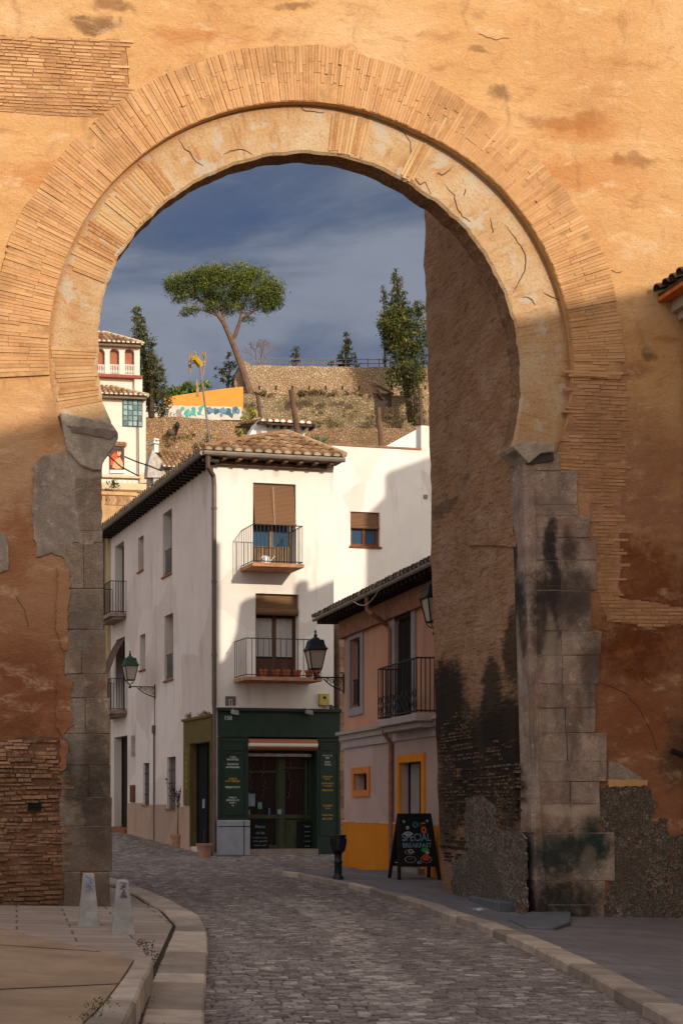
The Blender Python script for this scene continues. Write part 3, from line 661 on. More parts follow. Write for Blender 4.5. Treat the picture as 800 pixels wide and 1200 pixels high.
m.build('moss', simple('moss_green', S(76, 78, 40), .3, 20, rv=.4, bump=0), None, kind='stuff', label='green moss growing in the joint behind the plaza kerb', cat='moss')
# right pavement
KR = [(318, 1019), (330, 1021), (362, 1026), (400, 1033), (450, 1046), (500, 1061), (560, 1082), (620, 1107), (700, 1147), (770, 1186), (900, 1262)]
kr = yline(KR, .1)
kri = [(y, x+.30*clamp((23.5-y)/2.5+.25, .25, 1)) for y, x in kr]
kr = [(4, kr[0][1]-.05)]+kr; kri = [(4, kri[0][1]-.05)]+kri
Y1 = kr[-1][0]
strip('right_pavement', kri, [(4, 40), (60, 40)], .098, SLABD, 4, Y1, .5, nx=8, sideL=True)
kerbstones('right_kerb', kri, kr, 4.2, Y1, .11, .95, KERB, flip=True)
KRend = [(p_.y, p_.x) for p_ in sorted([G(x, y_) for x, y_ in ((318, 1019), (404, 1006), (404, 1000))], key=lambda q: q.y)]
sett_mesh(lambda y: max(tab(kl, y)+.01, 0) if y < kl[-1][0] else (70-CX)/F*y, lambda y: tab(kr, y)-.02 if y < Y1 else (410-CX)/F*y)
m = MB(); e0 = Vector((kr[-1][1], Y1, 0))
# steps against the foot of the right pier
blue = simple('washed_blue_stone', S(100, 102, 106), .2, 5, rv=.1, bump=.5, bd=.01)
def slab_at(px, h, mat, name, parent, hh=.6):
    pts_ = [G(x, y, h) for x, y in px]; z = max(p_.z for p_ in pts_); m = MB()
    m.prism([Vector((p_.x, p_.y, z)) for p_ in pts_], (0, 0, -hh)); return m.build(name, mat, parent, bevel=.015)
st = thing('kerb_steps', 'pair of low blue grey stone steps at the foot of the right gate pier', 'steps', G(620, 1085, .1))
slab_at([(548, 1050), (634, 1052), (634, 1064), (584, 1064)], .17, blue, 'step', st, .2)
slab_at([(596, 1077), (636, 1064), (668, 1064), (668, 1083), (650, 1088), (616, 1086)], .13, blue, 'step', st, .2)
m = MB(); p_ = G(782, 1092, .104); m.prism([G(x, y, .104) for x, y in [(764, 1089), (830, 1088), (830, 1096), (766, 1094)]][::-1], (0, 0, -.01)); m.build('drain_grate', simple('drain_iron', S(44, 48, 40), rv=0), None, label='dark iron drain cover in the right pavement beside the gate foot', cat='drain cover')
m = MB(); c = G(561, 1068, .12)
for i in range(14):
    q = c+Vector((random.gauss(0, .03), random.gauss(0, .05), random.uniform(0, .03))); m.face([q, q+Vector((random.uniform(-.05, .05), .04, random.uniform(0, .03))), q+Vector((random.uniform(-.05, .05), random.uniform(-.04, .04), random.uniform(.01, .05)))])
m.build('paper_scrap', simple('paper_white', S(190, 192, 198), rv=.1, bump=0), None, label='crumpled white paper scrap lying on the right kerb', cat='litter')
# low ground and hill behind
t = T('hill_soil'); n = t.noise(t.pos, .25, 8); f = t.noise(t.pos, 2.5, 6)
c = t.ramp(n, [(.35, S(122, 100, 66)), (.5, S(100, 96, 56)), (.62, S(76, 84, 40))]); c = t.mix(t.ma('MULTIPLY', f, .5), c, S(140, 116, 84))
SOIL = t.fin(c, .95, t.bump(f, .8, .3), .1)
HP = [(-80, -.35), (18, -.35), (28, -.2), (50, .7), (62, 1.9), (74, 8), (96, 22), (102, 24), (108.6, 26.5), (109.3, 31.), (113, 32.3), (121.1, 32.8), (121.8, 37.4), (123.4, 38.), (124.1, 41.), (170, 41.), (400, 30), (900, 10), (2500, 0)]
m = MB(); ys = sorted(set([p_[0] for p_ in HP]+list(range(-80, 60, 12))+[105, 110, 111.5, 116, 118, 126, 130, 140, 155, 185, 215, 280])); xs = [-1200, -500, -250, -120, -60, -30]+list(range(-16, 18, 4))+[19.2, 20.4]+list(range(24, 66, 4))+[90, 140, 260, 500, 1200]
vs = [Vector((x, y, tab(HP, y)-(4.4 if (x < 19.8 and y > 121) else 0)-(.6 if y < 60 else 0)*clamp(abs(x)/200)+(.25*math.sin(x*.9+y) if y > 62 else 0))) for y in ys for x in xs]
nx_ = len(xs); m.mesh(vs, [(j*nx_+i, j*nx_+i+1, (j+1)*nx_+i+1, (j+1)*nx_+i) for j in range(len(ys)-1) for i in range(nx_-1)], .5)
m.build('terrain', SOIL, None, kind='structure', smooth=True)

# ------------------------------------------------------------------ building helpers
def wallh(m, fr, a0_, a1_, z0, z1, holes, depth=.22):
    A = sorted(set([a0_, a1_]+[h[0] for h in holes]+[h[1] for h in holes])); Z = sorted(set([z0, z1]+[h[2] for h in holes]+[h[3] for h in holes]))
    A = [a for a in A if a0_ <= a <= a1_]; Z = [z for z in Z if z0 <= z <= z1]
    for i in range(len(A)-1):
        for j in range(len(Z)-1):
            ac, zc_ = (A[i]+A[i+1])/2, (Z[j]+Z[j+1])/2
            if any(h[0] < ac < h[1] and h[2] < zc_ < h[3] for h in holes): continue
            m.face([fr.p(A[i], 0, Z[j]), fr.p(A[i+1], 0, Z[j]), fr.p(A[i+1], 0, Z[j+1]), fr.p(A[i], 0, Z[j+1])], None, .5)
    for h in holes:
        d = -(h[4] if len(h) > 4 else depth); x0, x1, z0_, z1_ = h[:4]
        for (p0, p1) in (((x0, z0_), (x0, z1_)), ((x0, z1_), (x1, z1_)), ((x1, z1_), (x1, z0_)), ((x1, z0_), (x0, z0_))):
            m.face([fr.p(p0[0], 0, p0[1]), fr.p(p1[0], 0, p1[1]), fr.p(p1[0], d, p1[1]), fr.p(p0[0], d, p0[1])], None, .5)
def tiles(name, o, e, w, poly, mat, parent, sp=.21, r=.085, L=.36, ends=None, sheet=None, jit=1.):
    """barrel tiles on a slope; poly in (along eave, up slope) coordinates"""
    o, e, w = Vector(o), Vector(e).normalized(), Vector(w).normalized(); nn = e.cross(w).normalized()
    if nn.z < 0: nn = -nn
    m = MB(); me_ = MB(); a = min(p_[0] for p_ in poly)+sp/2; n = len(poly)
    while a < max(p_[0] for p_ in poly):
        bs = []
        for i in range(n):
            (x0, y0), (x1, y1) = poly[i], poly[(i+1) % n]
            if (x0 > a) != (x1 > a): bs.append(y0+(a-x0)*(y1-y0)/(x1-x0))
        if len(bs) >= 2:
            b0, b1 = min(bs), max(bs); b = b0-.05+random.uniform(-.02, .02)*jit; first = True
            while b < b1-.05:
                c = min(b+L*1.12, b1+.03); rr = random.random(); aa = a+random.uniform(-.012, .012)*jit; lift = .012+random.uniform(0, .012)
                vs = []
                for (bb, q_, l_) in ((b, r*1.08, lift+.015), (c, r*.86, lift-.012)):
                    for kk in range(8):
                        th = math.pi*kk/7; vs.append(o+e*(aa+math.cos(th)*q_)+w*bb+nn*(math.sin(th)*q_+l_-.02))
                for kk in range(8):
                    th = math.pi*kk/7; vs.append(o+e*(aa+math.cos(th)*r*.9)+w*b+nn*(math.sin(th)*r*.88+lift-.005))
                m.mesh(vs, [(kk, kk+1, kk+9, kk+8) for kk in range(7)]+[(16+kk, 17+kk, kk+1, kk) for kk in range(7)], rr)
                if first and ends:
                    me_.mesh([o+e*aa+w*(b+.015)-nn*.0]+[o+e*(aa+math.cos(math.pi*kk/7)*r*.92)+w*(b+.015)+nn*(math.sin(math.pi*kk/7)*r*.9+lift-.005) for kk in range(8)], [(0, kk+1, kk+2) for kk in range(7)], rr)
                first = False; b += L
        a += sp
    ob = m.build(name, mat, parent)
    if ends: me_.build('tile_mortar', ends, parent)
    m = MB(); m.prism([o+e*x+w*y-nn*.03 for x, y in poly], -nn*.06); m.build('roof_deck', sheet or bpy.data.materials['tile_pan'], parent)
    return ob
t = T('barrel_tiles'); f = t.noise(t.pos, 9, 6, .7); q = t.noise(t.pos, 2.2, 4)
c = t.ramp(t.rnd, [(0, S(140, 102, 74)), (.35, S(166, 128, 94)), (.7, S(180, 144, 108)), (1, S(200, 170, 134))])
c = t.mix(t.sm(f, .45, .7, 0, .75), c, S(92, 76, 58)); c = t.mix(t.sm(q, .5, .75, 0, .5), c, S(150, 130, 92))
TILE = t.fin(c, .95, t.bump(f, .6, .01), .1)
t = T('weathered_tiles'); f = t.noise(t.pos, 9, 6, .7)
c = t.ramp(t.rnd, [(0, S(84, 72, 62)), (.5, S(116, 100, 86)), (1, S(146, 126, 106))]); c = t.mix(t.sm(f, .42, .7, 0, .8), c, S(62, 54, 46))
TILED = t.fin(c, .95, t.bump(f, .6, .01), .1)
simple('tile_pan', S(86, 62, 46), .3, 5, rv=0)
MORT = simple('pale_mortar', S(206, 188, 160), .12, 8, rv=.2)
WHM = simple('whitewashed_mortar', S(238, 232, 222), .05, 8, rv=.1)
def stucco(name, col, dirt_shade, zd=None, var=.06, amt=.5):
    t = T(name); w = t.warp(t.uv, .7, .4); n = t.noise(w, .8, 6); sk = t.noise(t.map(w, (1, .12, 1)), 2.5, 5); f = t.noise(t.uv, 30, 5, .7)
    c = t.mix(t.sm(n, .3, .7), k(col, 1-var), k(col, 1+var*.5)); pt = t.xyz(t.voroc(t.warp(t.map(t.uv, (1, .8, 1)), 1.2, .5), .55)); c = t.mix(t.ma('MULTIPLY', t.sm(pt[0], .4, .9), .3), c, k(dirt_shade, 1.12)); c = t.mix(t.ma('MULTIPLY', t.sm(sk, .52, .75), amt), c, dirt_shade)
    c = t.mix(t.ma('MULTIPLY', t.sm(f, .5, .8), .15), c, dirt_shade)
    if zd: c = t.mix(t.sm(t.ma('ADD', t.xyz(t.uv)[1], t.ma('MULTIPLY', n, 1.2)), zd[0], zd[1], 0, zd[2]), c, dirt_shade)  # lower walls darkened: grime together with painted shade of the narrow street
    return t.fin(c, .9, t.bump(t.ma('ADD', n, t.ma('MULTIPLY', f, .35)), .35, .02), .15)
def glass(name, col, rough=.06, tint=.0):
    t = T(name); n = t.noise(t.pos, 1.5, 2)
    return t.fin(t.mix(n, k(col, .7), k(col, 1.2)), rough, t.bump(n, .12, .02), .9)
GLS = glass('dark_glass', S(22, 24, 28)); GLB = glass('sky_glass', S(54, 84, 110)); 
WOOD = simple('brown_wood', S(84, 56, 38), .25, 9, .6, .3, rv=.2); WOODL = simple('worn_wood', S(140, 112, 84), .2, 9, .7, .3, rv=.25)
WOODD = simple('dark_wood', S(40, 29, 23), .25, 9, .6, .3, rv=.2)
IRON = simple('wrought_iron', S(26, 24, 25), .2, 8, .55, .2, rv=0, spec=.4)
PIPE = simple('brown_pipe', S(96, 78, 70), .15, 4, .5, .1, rv=0, spec=.4)
ZINC = simple('zinc_gutter', S(128, 116, 106), .15, 4, .5, .1, rv=0, spec=.4)
def opening(fr, rc, parent, depth, fmat=WOODD, pmat=GLS, cols=1, rows=1, fw=.06, name='window', sill=None, proud=.05):
    """window or door set into a hole rc = (a0,a1,z0,z1): frame with glazing bars, pane behind"""
    a0_, a1_, z0, z1 = rc; m = MB(fr); d0, d1 = -depth, -depth+proud
    m.fb(fr, a0_, a0_+fw, d0, d1, z0, z1); m.fb(fr, a1_-fw, a1_, d0, d1, z0, z1); m.fb(fr, a0_+fw, a1_-fw, d0, d1, z1-fw, z1); m.fb(fr, a0_+fw, a1_-fw, d0, d1, z0, z0+fw)
    for i in range(1, cols):
        x = lerp(a0_, a1_, i/cols); m.fb(fr, x-fw*.5, x+fw*.5, d0, d1-.006, z0+fw, z1-fw)
    for i in range(1, rows):
        z = lerp(z0, z1, i/rows); m.fb(fr, a0_+fw, a1_-fw, d0, d1-.012, z-fw*.3, z+fw*.3)
    o = m.build(name, fmat, parent)
    m = MB(fr); m.fb(fr, a0_, a1_, d0-.02, d0+.012, z0, z1); m.build('pane', pmat, o)
    if sill:
        m = MB(fr); m.fb(fr, a0_-.04, a1_+.04, -depth+.0, .05, z0-.045, z0); m.build('sill', sill, o)
    return o
def railing(fr, a0_, a1_, d, zb, zt, parent, n=9, nside=4, r=.009, mat=IRON, name='railing', deco=0):
    m = MB(); p = fr.p
    for z in (zb+.03, zt): m.tube([p(a0_, 0, z), p(a0_, d, z), p(a1_, d, z), p(a1_, 0, z)], r*1.5, 6)
    for i in range(n+1):
        a = lerp(a0_, a1_, i/n); m.tube([p(a, d, zb), p(a, d, zt)], r, 5)
    for i in range(1, nside+1):
        q = d*(1-i/nside)
        for a in (a0_, a1_): m.tube([p(a, q, zb), p(a, q, zt)], r, 5)
    for i in range(deco):
        a = lerp(a0_, a1_, (i+.5)/deco); rr = (a1_-a0_)/deco*.42
        for c2 in (0, 1):
            m.tube([p(a+rr*math.cos(q)*(1-.06*q), d, zb+.05+rr+2*rr*c2+rr*math.sin(q)*(1-.06*q)) for q in [x*.6 for x in range(14)]], r*.8, 4)
    return m.build(name, mat, parent)
def text(s_, fr, a, d, z, size, mat, parent, name='lettering', align='CENTER', ext=.002, sy=1., zbase=False):
    cu = bpy.data.curves.new('t', 'FONT'); cu.body = s_; cu.size = size; cu.align_x = align; cu.extrude = ext; cu.space_line = .95; cu.offset = size*.012
    o = bpy.data.objects.new('t', cu); COL.objects.link(o); bpy.context.view_layer.update()
    me = bpy.data.meshes.new_from_object(o.evaluated_get(bpy.context.evaluated_depsgraph_get())); bpy.data.objects.remove(o)
    base = root_loc(parent)
    for v_ in me.vertices:
        q = fr.p(a+v_.co.x, d+v_.co.z, z+v_.co.y*sy); v_.co = q-base
    me.name = name; me.materials.clear(); me.materials.append(mat); o = bpy.data.objects.new(name, me); COL.objects.link(o); o.parent = parent; return o

# ------------------------------------------------------------------ white corner building
WA = 11.3; WC = P(250, 945, 35.5)
WF = FR.at((WC.x, WC.y), WA); WS = FR.at((WC.x, WC.y), WA-90)
wb = thing('corner_building', 'white three storey corner building with a green shopfront and tiled hip roof', 'building', (WC.x, WC.y, g(WC.x, WC.y)))
WW = stucco('white_stucco', S(238, 231, 221), S(176, 158, 146), (2.6, .2, .35), amt=.34)
WWS = stucco('side_stucco', S(230, 214, 204), S(168, 144, 128), (3.4, .6, .45), amt=.42)
wR = WF.hit(391, 700)[0]; zE = WF.hit(320, 541)[1]; zG = -.3
hf = {n_: WF.rect(*r_) for n_, r_ in dict(top=(296.5, 566.5, 346.5, 667), mid=(299.5, 696, 350, 797), shop=(290, 862, 370, 1000)).items()}
m = MB(WF); wallh(m, WF, 0, wR, zG, zE, [(*hf['top'], .28), (*hf['mid'], .28), (*hf['shop'], .35)])
m.build('front_wall', WW, wb)
sr = dict(tw=(191, 599, 201.5, 674), ts=(162, 629, 168.5, 669), tf=(135, 637, 145.5, 722), mw=(193, 720, 203, 797), ms=(164, 743.5, 170.5, 785), mf=(136, 748, 146.5, 834), g1=(168, 894, 175, 943), g2=(196, 887, 206, 948), dr=(134, 863, 149.5, 969), sd=(224, 870, 248, 993))
hs = {n_: WS.rect(*r_) for n_, r_ in sr.items()}
sL = WS.hit(130, 760)[0]
m = MB(WS); wallh(m, WS, sL, 0, zG, zE, [(*h_, .3 if n_ != 'sd' else .2) for n_, h_ in hs.items()])
m.build('side_wall', WWS, wb)
m = MB(WF)   # hidden walls close the block
p = WF.p; bk = sL
for q in ([p(wR, 0, zG), p(wR, bk, zG), p(wR, bk, zE), p(wR, 0, zE)], [p(0, bk, zG), p(wR, bk, zG), p(wR, bk, zE), p(0, bk, zE)]): m.face(q, None, .5)
m.build('rear_wall', WW, wb)
# dado on the side wall
DAD = stucco('beige_dado', S(180, 150, 128), S(120, 96, 82), var=.08, amt=.4)
dd = [(150.5, 940.5, 167, 0), (176, 942, 195, 0), (207, 945, 223, 0)]
aA, aB = WS.hit(150, 960)[0], WS.hit(224, 960)[0]; zD = WS.hit(160, 941)[1]; zD2 = WS.hit(215, 945)[1]
m = MB(WS); g1, g2 = hs['g1'], hs['g2']
def dpiece(x0, x1, zt): m.fb(WS, x0, x1, -.02, .025, -.3, zt, .5)
dpiece(aA, g1[0]-.05, zD); dpiece(g1[0]-.05, g1[1]+.05, g1[2]-.06); dpiece(g1[1]+.05, g2[0]-.05, (zD+zD2)/2); dpiece(g2[0]-.05, g2[1]+.05, g2[2]-.06); dpiece(g2[1]+.05, aB, zD2)
m.build('dado', DAD, wb)
SILL = simple('terracotta_sill', S(150, 92, 66), rv=.1)
REV = simple('grey_shutter', S(136, 134, 140), rv=.1)
for n_ in ('tw', 'mw'):
    h_ = hs[n_]; o = opening(WS, h_, wb, .3, WOODD, GLS, 2, 2, .07, sill=SILL)
    m = MB(WS); za = h_[2]+.75
    for z in (h_[2]+.1, za): m.tube([WS.p(h_[0], -.06, z), WS.p(h_[1], -.06, z)], .012, 5)
    for i in range(1, 9): a = lerp(h_[0], h_[1], i/9); m.tube([WS.p(a, -.06, h_[2]+.1), WS.p(a, -.06, za)], .008, 5)
    m.build('guard_rail', IRON, o)
for n_ in ('ts', 'ms'): opening(WS, hs[n_], wb, .3, WOODD, GLS, 1, 1, .05, sill=SILL)
for n_ in ('g1', 'g2'):
    h_ = hs[n_]; o = opening(WS, h_, wb, .3, WOODD, GLS, 1, 1, .06, sill=SILL)
    m = MB(WS)
    for i in range(1, 6): a = lerp(h_[0], h_[1], i/6); m.tube([WS.p(a, -.05, h_[2]), WS.p(a, -.05, h_[3])], .011, 5)
    for z in (.25, .5, .75): zz = lerp(h_[2], h_[3], z); m.tube([WS.p(h_[0], -.05, zz), WS.p(h_[1], -.05, zz)], .011, 5)
    m.build('window_bars', IRON, o)
CST = simple('balcony_stone', S(150, 128, 112), rv=.1)
for n_, zs_ in (('tf', 725), ('mf', 836)):
    h_ = hs[n_]; o = opening(WS, h_, wb, .3, WOODD, GLS, 2, 3, .07, name='balcony_door')
    a0_, a1_ = h_[0]-.35, h_[1]+.3; z = h_[2]
    b = MB(WS); b.fb(WS, a0_, a1_, -.02, .55, z-.12, z-.01); b.fb(WS, a0_+.1, a1_-.1, -.02, .4, z-.2, z-.12); bo = b.build('balcony', CST, wb)
    railing(WS, a0_+.03, a1_-.03, .52, z, z+1.0, bo, 14, 6)
h_ = hs['mf']; m = MB(WS); W_ = []
for i in range(9):
    t_ = i/8; W_.append((lerp(-.02, .60, t_**.8), lerp(h_[3]-.05, h_[2]+1.0, t_)))
for (d0, z0), (d1, z1) in zip(W_, W_[1:]): m.face([WS.p(h_[0], d0, z0), WS.p(h_[1], d0, z0), WS.p(h_[1], d1, z1), WS.p(h_[0], d1, z1)], None, .5)
m.build('roller_blind', simple('brown_canvas', S(104, 80, 68), rv=0), wb)
opening(WS, hs['dr'], wb, .3, WOODD, WOODD, 1, 1, .09, name='street_door')
m = MB(WS); m.fb(WS, hs['dr'][0]-.02, hs['dr'][1]+.02, -.25, .12, hs['dr'][2]-.4, hs['dr'][2]); m.build('door_step', SILL, wb)
m = MB(WS); x0, x1, z0, z1 = WS.rect(154, 920, 159, 940); m.fb(WS, x0, x1, -.01, .05, z0, z1); m.build('meter_box', simple('rusty_box', S(110, 66, 46), rv=0), wb)
m = MB(WS); x0, x1, z0, z1 = WS.rect(154.5, 861, 158.5, 886)
for i in range(9): z = lerp(z0, z1, i/9); m.fb(WS, x0, x1, -.01, .03, z, z+(z1-z0)/12)
m.build('vent_grille', simple('pale_vent', S(170, 150, 140), rv=.1), wb)
# side door shop surround: olive fascia, dark door, pots of leaves on top
OLV = simple('olive_paint', S(98, 84, 46), .15, 4, .6, rv=0)
h_ = hs['sd']; x0, x1, z0, z1 = WS.rect(217, 843, 249.5, 868); zb_ = WS.hit(221, 944)[1]
m = MB(WS); m.fb(WS, x0, -.01, -.02, .05, h_[3], z1); m.fb(WS, x0, h_[0], -.02, .05, zb_, h_[3]); m.fb(WS, x0-.03, -.01, -.02, .10, z1, z1+.07); m.fb(WS, h_[1], -.01, -.02, .045, .1, h_[3]); m.build('side_fascia', OLV, wb)
GREEN = simple('bottle_green_paint', S(30, 52, 42), .12, 5, .45, .15, rv=.1, spec=.45)
GREEN2 = simple('door_green', S(50, 58, 34), .15, 5, .5, .15, rv=.1, spec=.45)
m = MB(WS); m.fb(WS, h_[0], h_[0]+.02, -.19, .04, h_[2], h_[3]); m.fb(WS, h_[1]-.02, h_[1], -.19, .04, h_[2], h_[3]); m.build('door_lining', OLV, wb)
o = opening(WS, h_, wb, .2, simple('near_black_paint', S(20, 22, 20), rv=0), bpy.data.materials['near_black_paint'], 2, 1, .05, name='side_door')
m = MB(WS); a = lerp(h_[0], h_[1], .35); m.fb(WS, a-.08, a+.08, -.17, -.15, 1.55, 1.8); m.build('notice', simple('notice_paper', S(150, 150, 150), rv=0), o)
GOLD = simple('gold_letters', S(196, 150, 62), rv=0, bump=0); WHT = simple('white_letters', S(206, 210, 204), rv=0, bump=0)
text('\n'.join('TABERNA'), WS, lerp(x0, h_[0], .5), .052, lerp(zb_, h_[3], .85), .17, GOLD, wb, ext=.001)
m = MB(WS)
for i in range(90):
    a = random.choice([x0+.25, x0+.5, -.35, -.9, -.5])+random.gauss(0, .07); z = z1+.09+abs(random.gauss(0, .06)); d = random.uniform(0, .1); s_ = .05
    q = WS.p(a, d, z); m.face([q+Vector((random.uniform(-s_, s_), random.uniform(-s_, s_), random.uniform(-s_, s_))) for _ in range(3)])
m.build('climbing_leaves', simple('dusty_leaf', S(120, 104, 84), rv=.4, bump=0), wb)
# gutter, rafters, soffit
m = MB()
zc = zE+.02; ov = .42
def gut(pts, r=.065): m.tube(pts, r, 8)
gut([WS.p(sL, ov+.03, zc), WS.p(ov, ov+.03, zc)]); gut([WF.p(-ov, ov+.03, zc), WF.p(wR+.1, ov+.03, zc)])
m.build('gutter', ZINC, wb)
m = MB(WS); a = sL+.1
while a < ov: m.fb(WS, a, a+.09, -.05, ov-.02, zE-.16, zE-.04, random.random()); a += .31
m.build('side_rafters', WOODD, wb)
m = MB(WF); a = -ov+.12
m.fb(WF, .02, wR-.25, .0, .14, zE-.17, zE-.10, .5)
while a < wR: m.fb(WF, a, a+.1, -.05, ov-.02, zE-.10, zE-.03, random.random()); a += .42
m.build('front_rafters', simple('rafter_brown', S(122, 92, 72), rv=.3), wb)
m = MB(); q = [WS.p(sL, ov, zE-.035), WF.p(-ov, ov, zE-.035), WF.p(wR+.05, ov, zE-.035), WF.p(wR+.05, -.1, zE-.035), WF.p(.1, -.1, zE-.035), WS.p(sL, -.1, zE-.035)]
m.prism([q[0], q[1], WF.p(.0, 0, zE-.035), WS.p(sL, 0, zE-.035)][::-1], (0, 0, .02)); m.prism([q[1], q[2], WF.p(wR+.05, 0, zE-.035), WF.p(0, 0, zE-.035)][::-1], (0, 0, .02)); m.build('soffit', simple('soffit_board', S(90, 62, 46), rv=0), wb)
# roof
zr = zE+.12; dA = 1.75; apex_a = 2.75; rise = 1.12
Ap = WF.p(apex_a, -dA, zr+rise); FLc = WF.p(-ov, ov, zr); FRc = WF.p(wR+.12, ov, zr)
W1 = (WF.p(0, -dA, zr+rise)-WF.p(0, ov, zr)); Lw = W1.length
tiles('front_tiles', FLc, WF.u, W1, [(0, 0), (wR+.12+ov, 0), (apex_a+ov+.12, Lw), (apex_a+ov-.12, Lw)], TILE, wb, ends=MORT, sp=.27, r=.112, L=.42, jit=.5)
W2 = WF.p(apex_a, -dA, zr+rise)-WF.p(-ov, -dA, zr); L2 = W2.length; LB = -sL
tiles('side_tiles', WF.p(-ov, -LB, zr), -WF.n*-1, W2, [(0, 0), (LB+ov, 0), (LB-dA, L2), (0, L2)], TILE, wb, ends=MORT)
m = MB(); m.tube([FLc+Vector((0, 0, .05)), lerp(FLc, Ap, .5)+Vector((0, 0, .07)), Ap+Vector((0, 0, .06))], .085, 8); m.tube([Ap+Vector((0, 0, .06)), FRc+Vector((0, 0, .05))], .085, 8); m.tube([Ap+Vector((0, 0, .06)), WF.p(apex_a, -LB, zr+rise+.06)], .085, 8); m.build('ridge_tiles', TILE, wb)
m = MB(); m.face([FRc, WF.p(wR+.12, -LB, zr), WF.p(apex_a, -LB, zr+rise), Ap]); m.build('east_slope', bpy.data.materials['tile_pan'], wb)
# downpipe at the corner
m = MB(); q = WF.p
m.tube([q(-.30, ov-.02, zc-.03), q(-.26, ov-.1, zc-.32), q(-.03, .1, zc-.5), q(.0, .07, zc-.75), q(.0, .07, 4.2)], .062, 8)
for z in (9.3, 7.4, 5.5): m.tube([q(.0, .07, z), q(.0, .07, z+.06)], .075, 8)
m.tube([q(.0, .07, 4.2), q(.0, .07, .4)], .05, 8)
m.build('downpipe', PIPE, wb)
# front french doors
h_ = hf['top']; o = opening(WF, h_, wb, .26, WOODL, GLB, 2, 1, .09, name='balcony_door')
m = MB(WF); zm = h_[2]+.42*(h_[3]-h_[2])*.72
for i in range(14): a = lerp(h_[0]+.1, h_[1]-.1, (i+.5)/14); m.fb(WF, a-.025, a+.025, -.24, -.2, h_[2]+.08, zm-.05)
m.build('door_panel', WOODL, o)
BL = T('wood_slat_blind'); st_ = BL.nd('ShaderNodeTexWave', {'Vector': BL.uv, 'Scale': 9., 'Distortion': .3}, wave_type='BANDS', bands_direction='Y').outputs['Fac']
nn_ = BL.noise(BL.map(BL.uv, (.6, 20, 1)), 3, 3)
BLM = BL.fin(BL.mix(st_, BL.mix(nn_, S(122, 88, 62), S(158, 120, 84)), S(98, 70, 50)), .7, BL.bump(st_, .6, .01), .2)
z_b = WF.hit(322, 615)[1]
m = MB(WF); ww = h_[1]-h_[0]
for (x0, x1, e) in ((h_[0]+.02, h_[1]-.02, 0),):
    pr = [(-.06, h_[3]-.03), (.0, lerp(h_[3], z_b, .5)), (.07, z_b+.08), (.075, z_b)]
    for (d0, z0), (d1, z1) in zip(pr, pr[1:]): m.face([WF.p(x0, d1, z1), WF.p(x1-.0, d1, z1), WF.p(x1-.02, d0, z0), WF.p(x0, d0, z0)], None, .5)
m.tube([WF.p(h_[0]+.02, .08, z_b), WF.p(h_[1]-.02, .08, z_b)], .025, 8)
m.build('wooden_blind', BLM, wb)
m = MB(WF); m.tube([WF.p(lerp(h_[0], h_[1], .45), .06, h_[3]-.1), WF.p(lerp(h_[0], h_[1], .47), .11, z_b-.04)], .006, 5); m.build('blind_cord', MORT, wb)
h2 = hf['mid']; o = opening(WF, h2, wb, .26, WOOD, GLS, 2, 1, .085, name='balcony_door')
m = MB(WF); zp = lerp(h2[2], h2[3], .26); am = (h2[0]+h2[1])/2
for x0, x1 in ((h2[0]+.09, am-.05), (am+.05, h2[1]-.09)): m.fb(WF, x0, x1, -.25, -.215, h2[2]+.06, zp); m.fb(WF, x0+.07, x1-.07, -.22, -.2, h2[2]+.14, zp-.08)
m.build('door_panel', WOOD, o)
m = MB(WF)
for x0, x1 in ((h2[0]+.1, am-.06), (am+.06, h2[1]-.1)):
    N = 26
    for i in range(N):
        a, b = lerp(x0, x1, i/N), lerp(x0, x1, (i+1)/N); da, db = -.235+.012*math.sin(i*1.5), -.235+.012*math.sin((i+1)*1.5)
        m.face([WF.p(a, da, zp+.05), WF.p(b, db, zp+.05), WF.p(b, db, h2[3]-.62), WF.p(a, da, h2[3]-.62)], None, .5)
m.build('curtain', simple('lace_curtain', S(176, 170, 166), .05, 10, rv=0), o)
m = MB(WF); zt2 = h2[3]-.02; m.fb(WF, h2[0]+.01, h2[1]-.01, -.12, -.09, zt2-.36, zt2, .5); m.tube([WF.p(h2[0]+.01, -.06, zt2-.45), WF.p(h2[1]-.01, -.06, zt2-.45)], .09, 10); m.build('wooden_blind', BLM, wb)
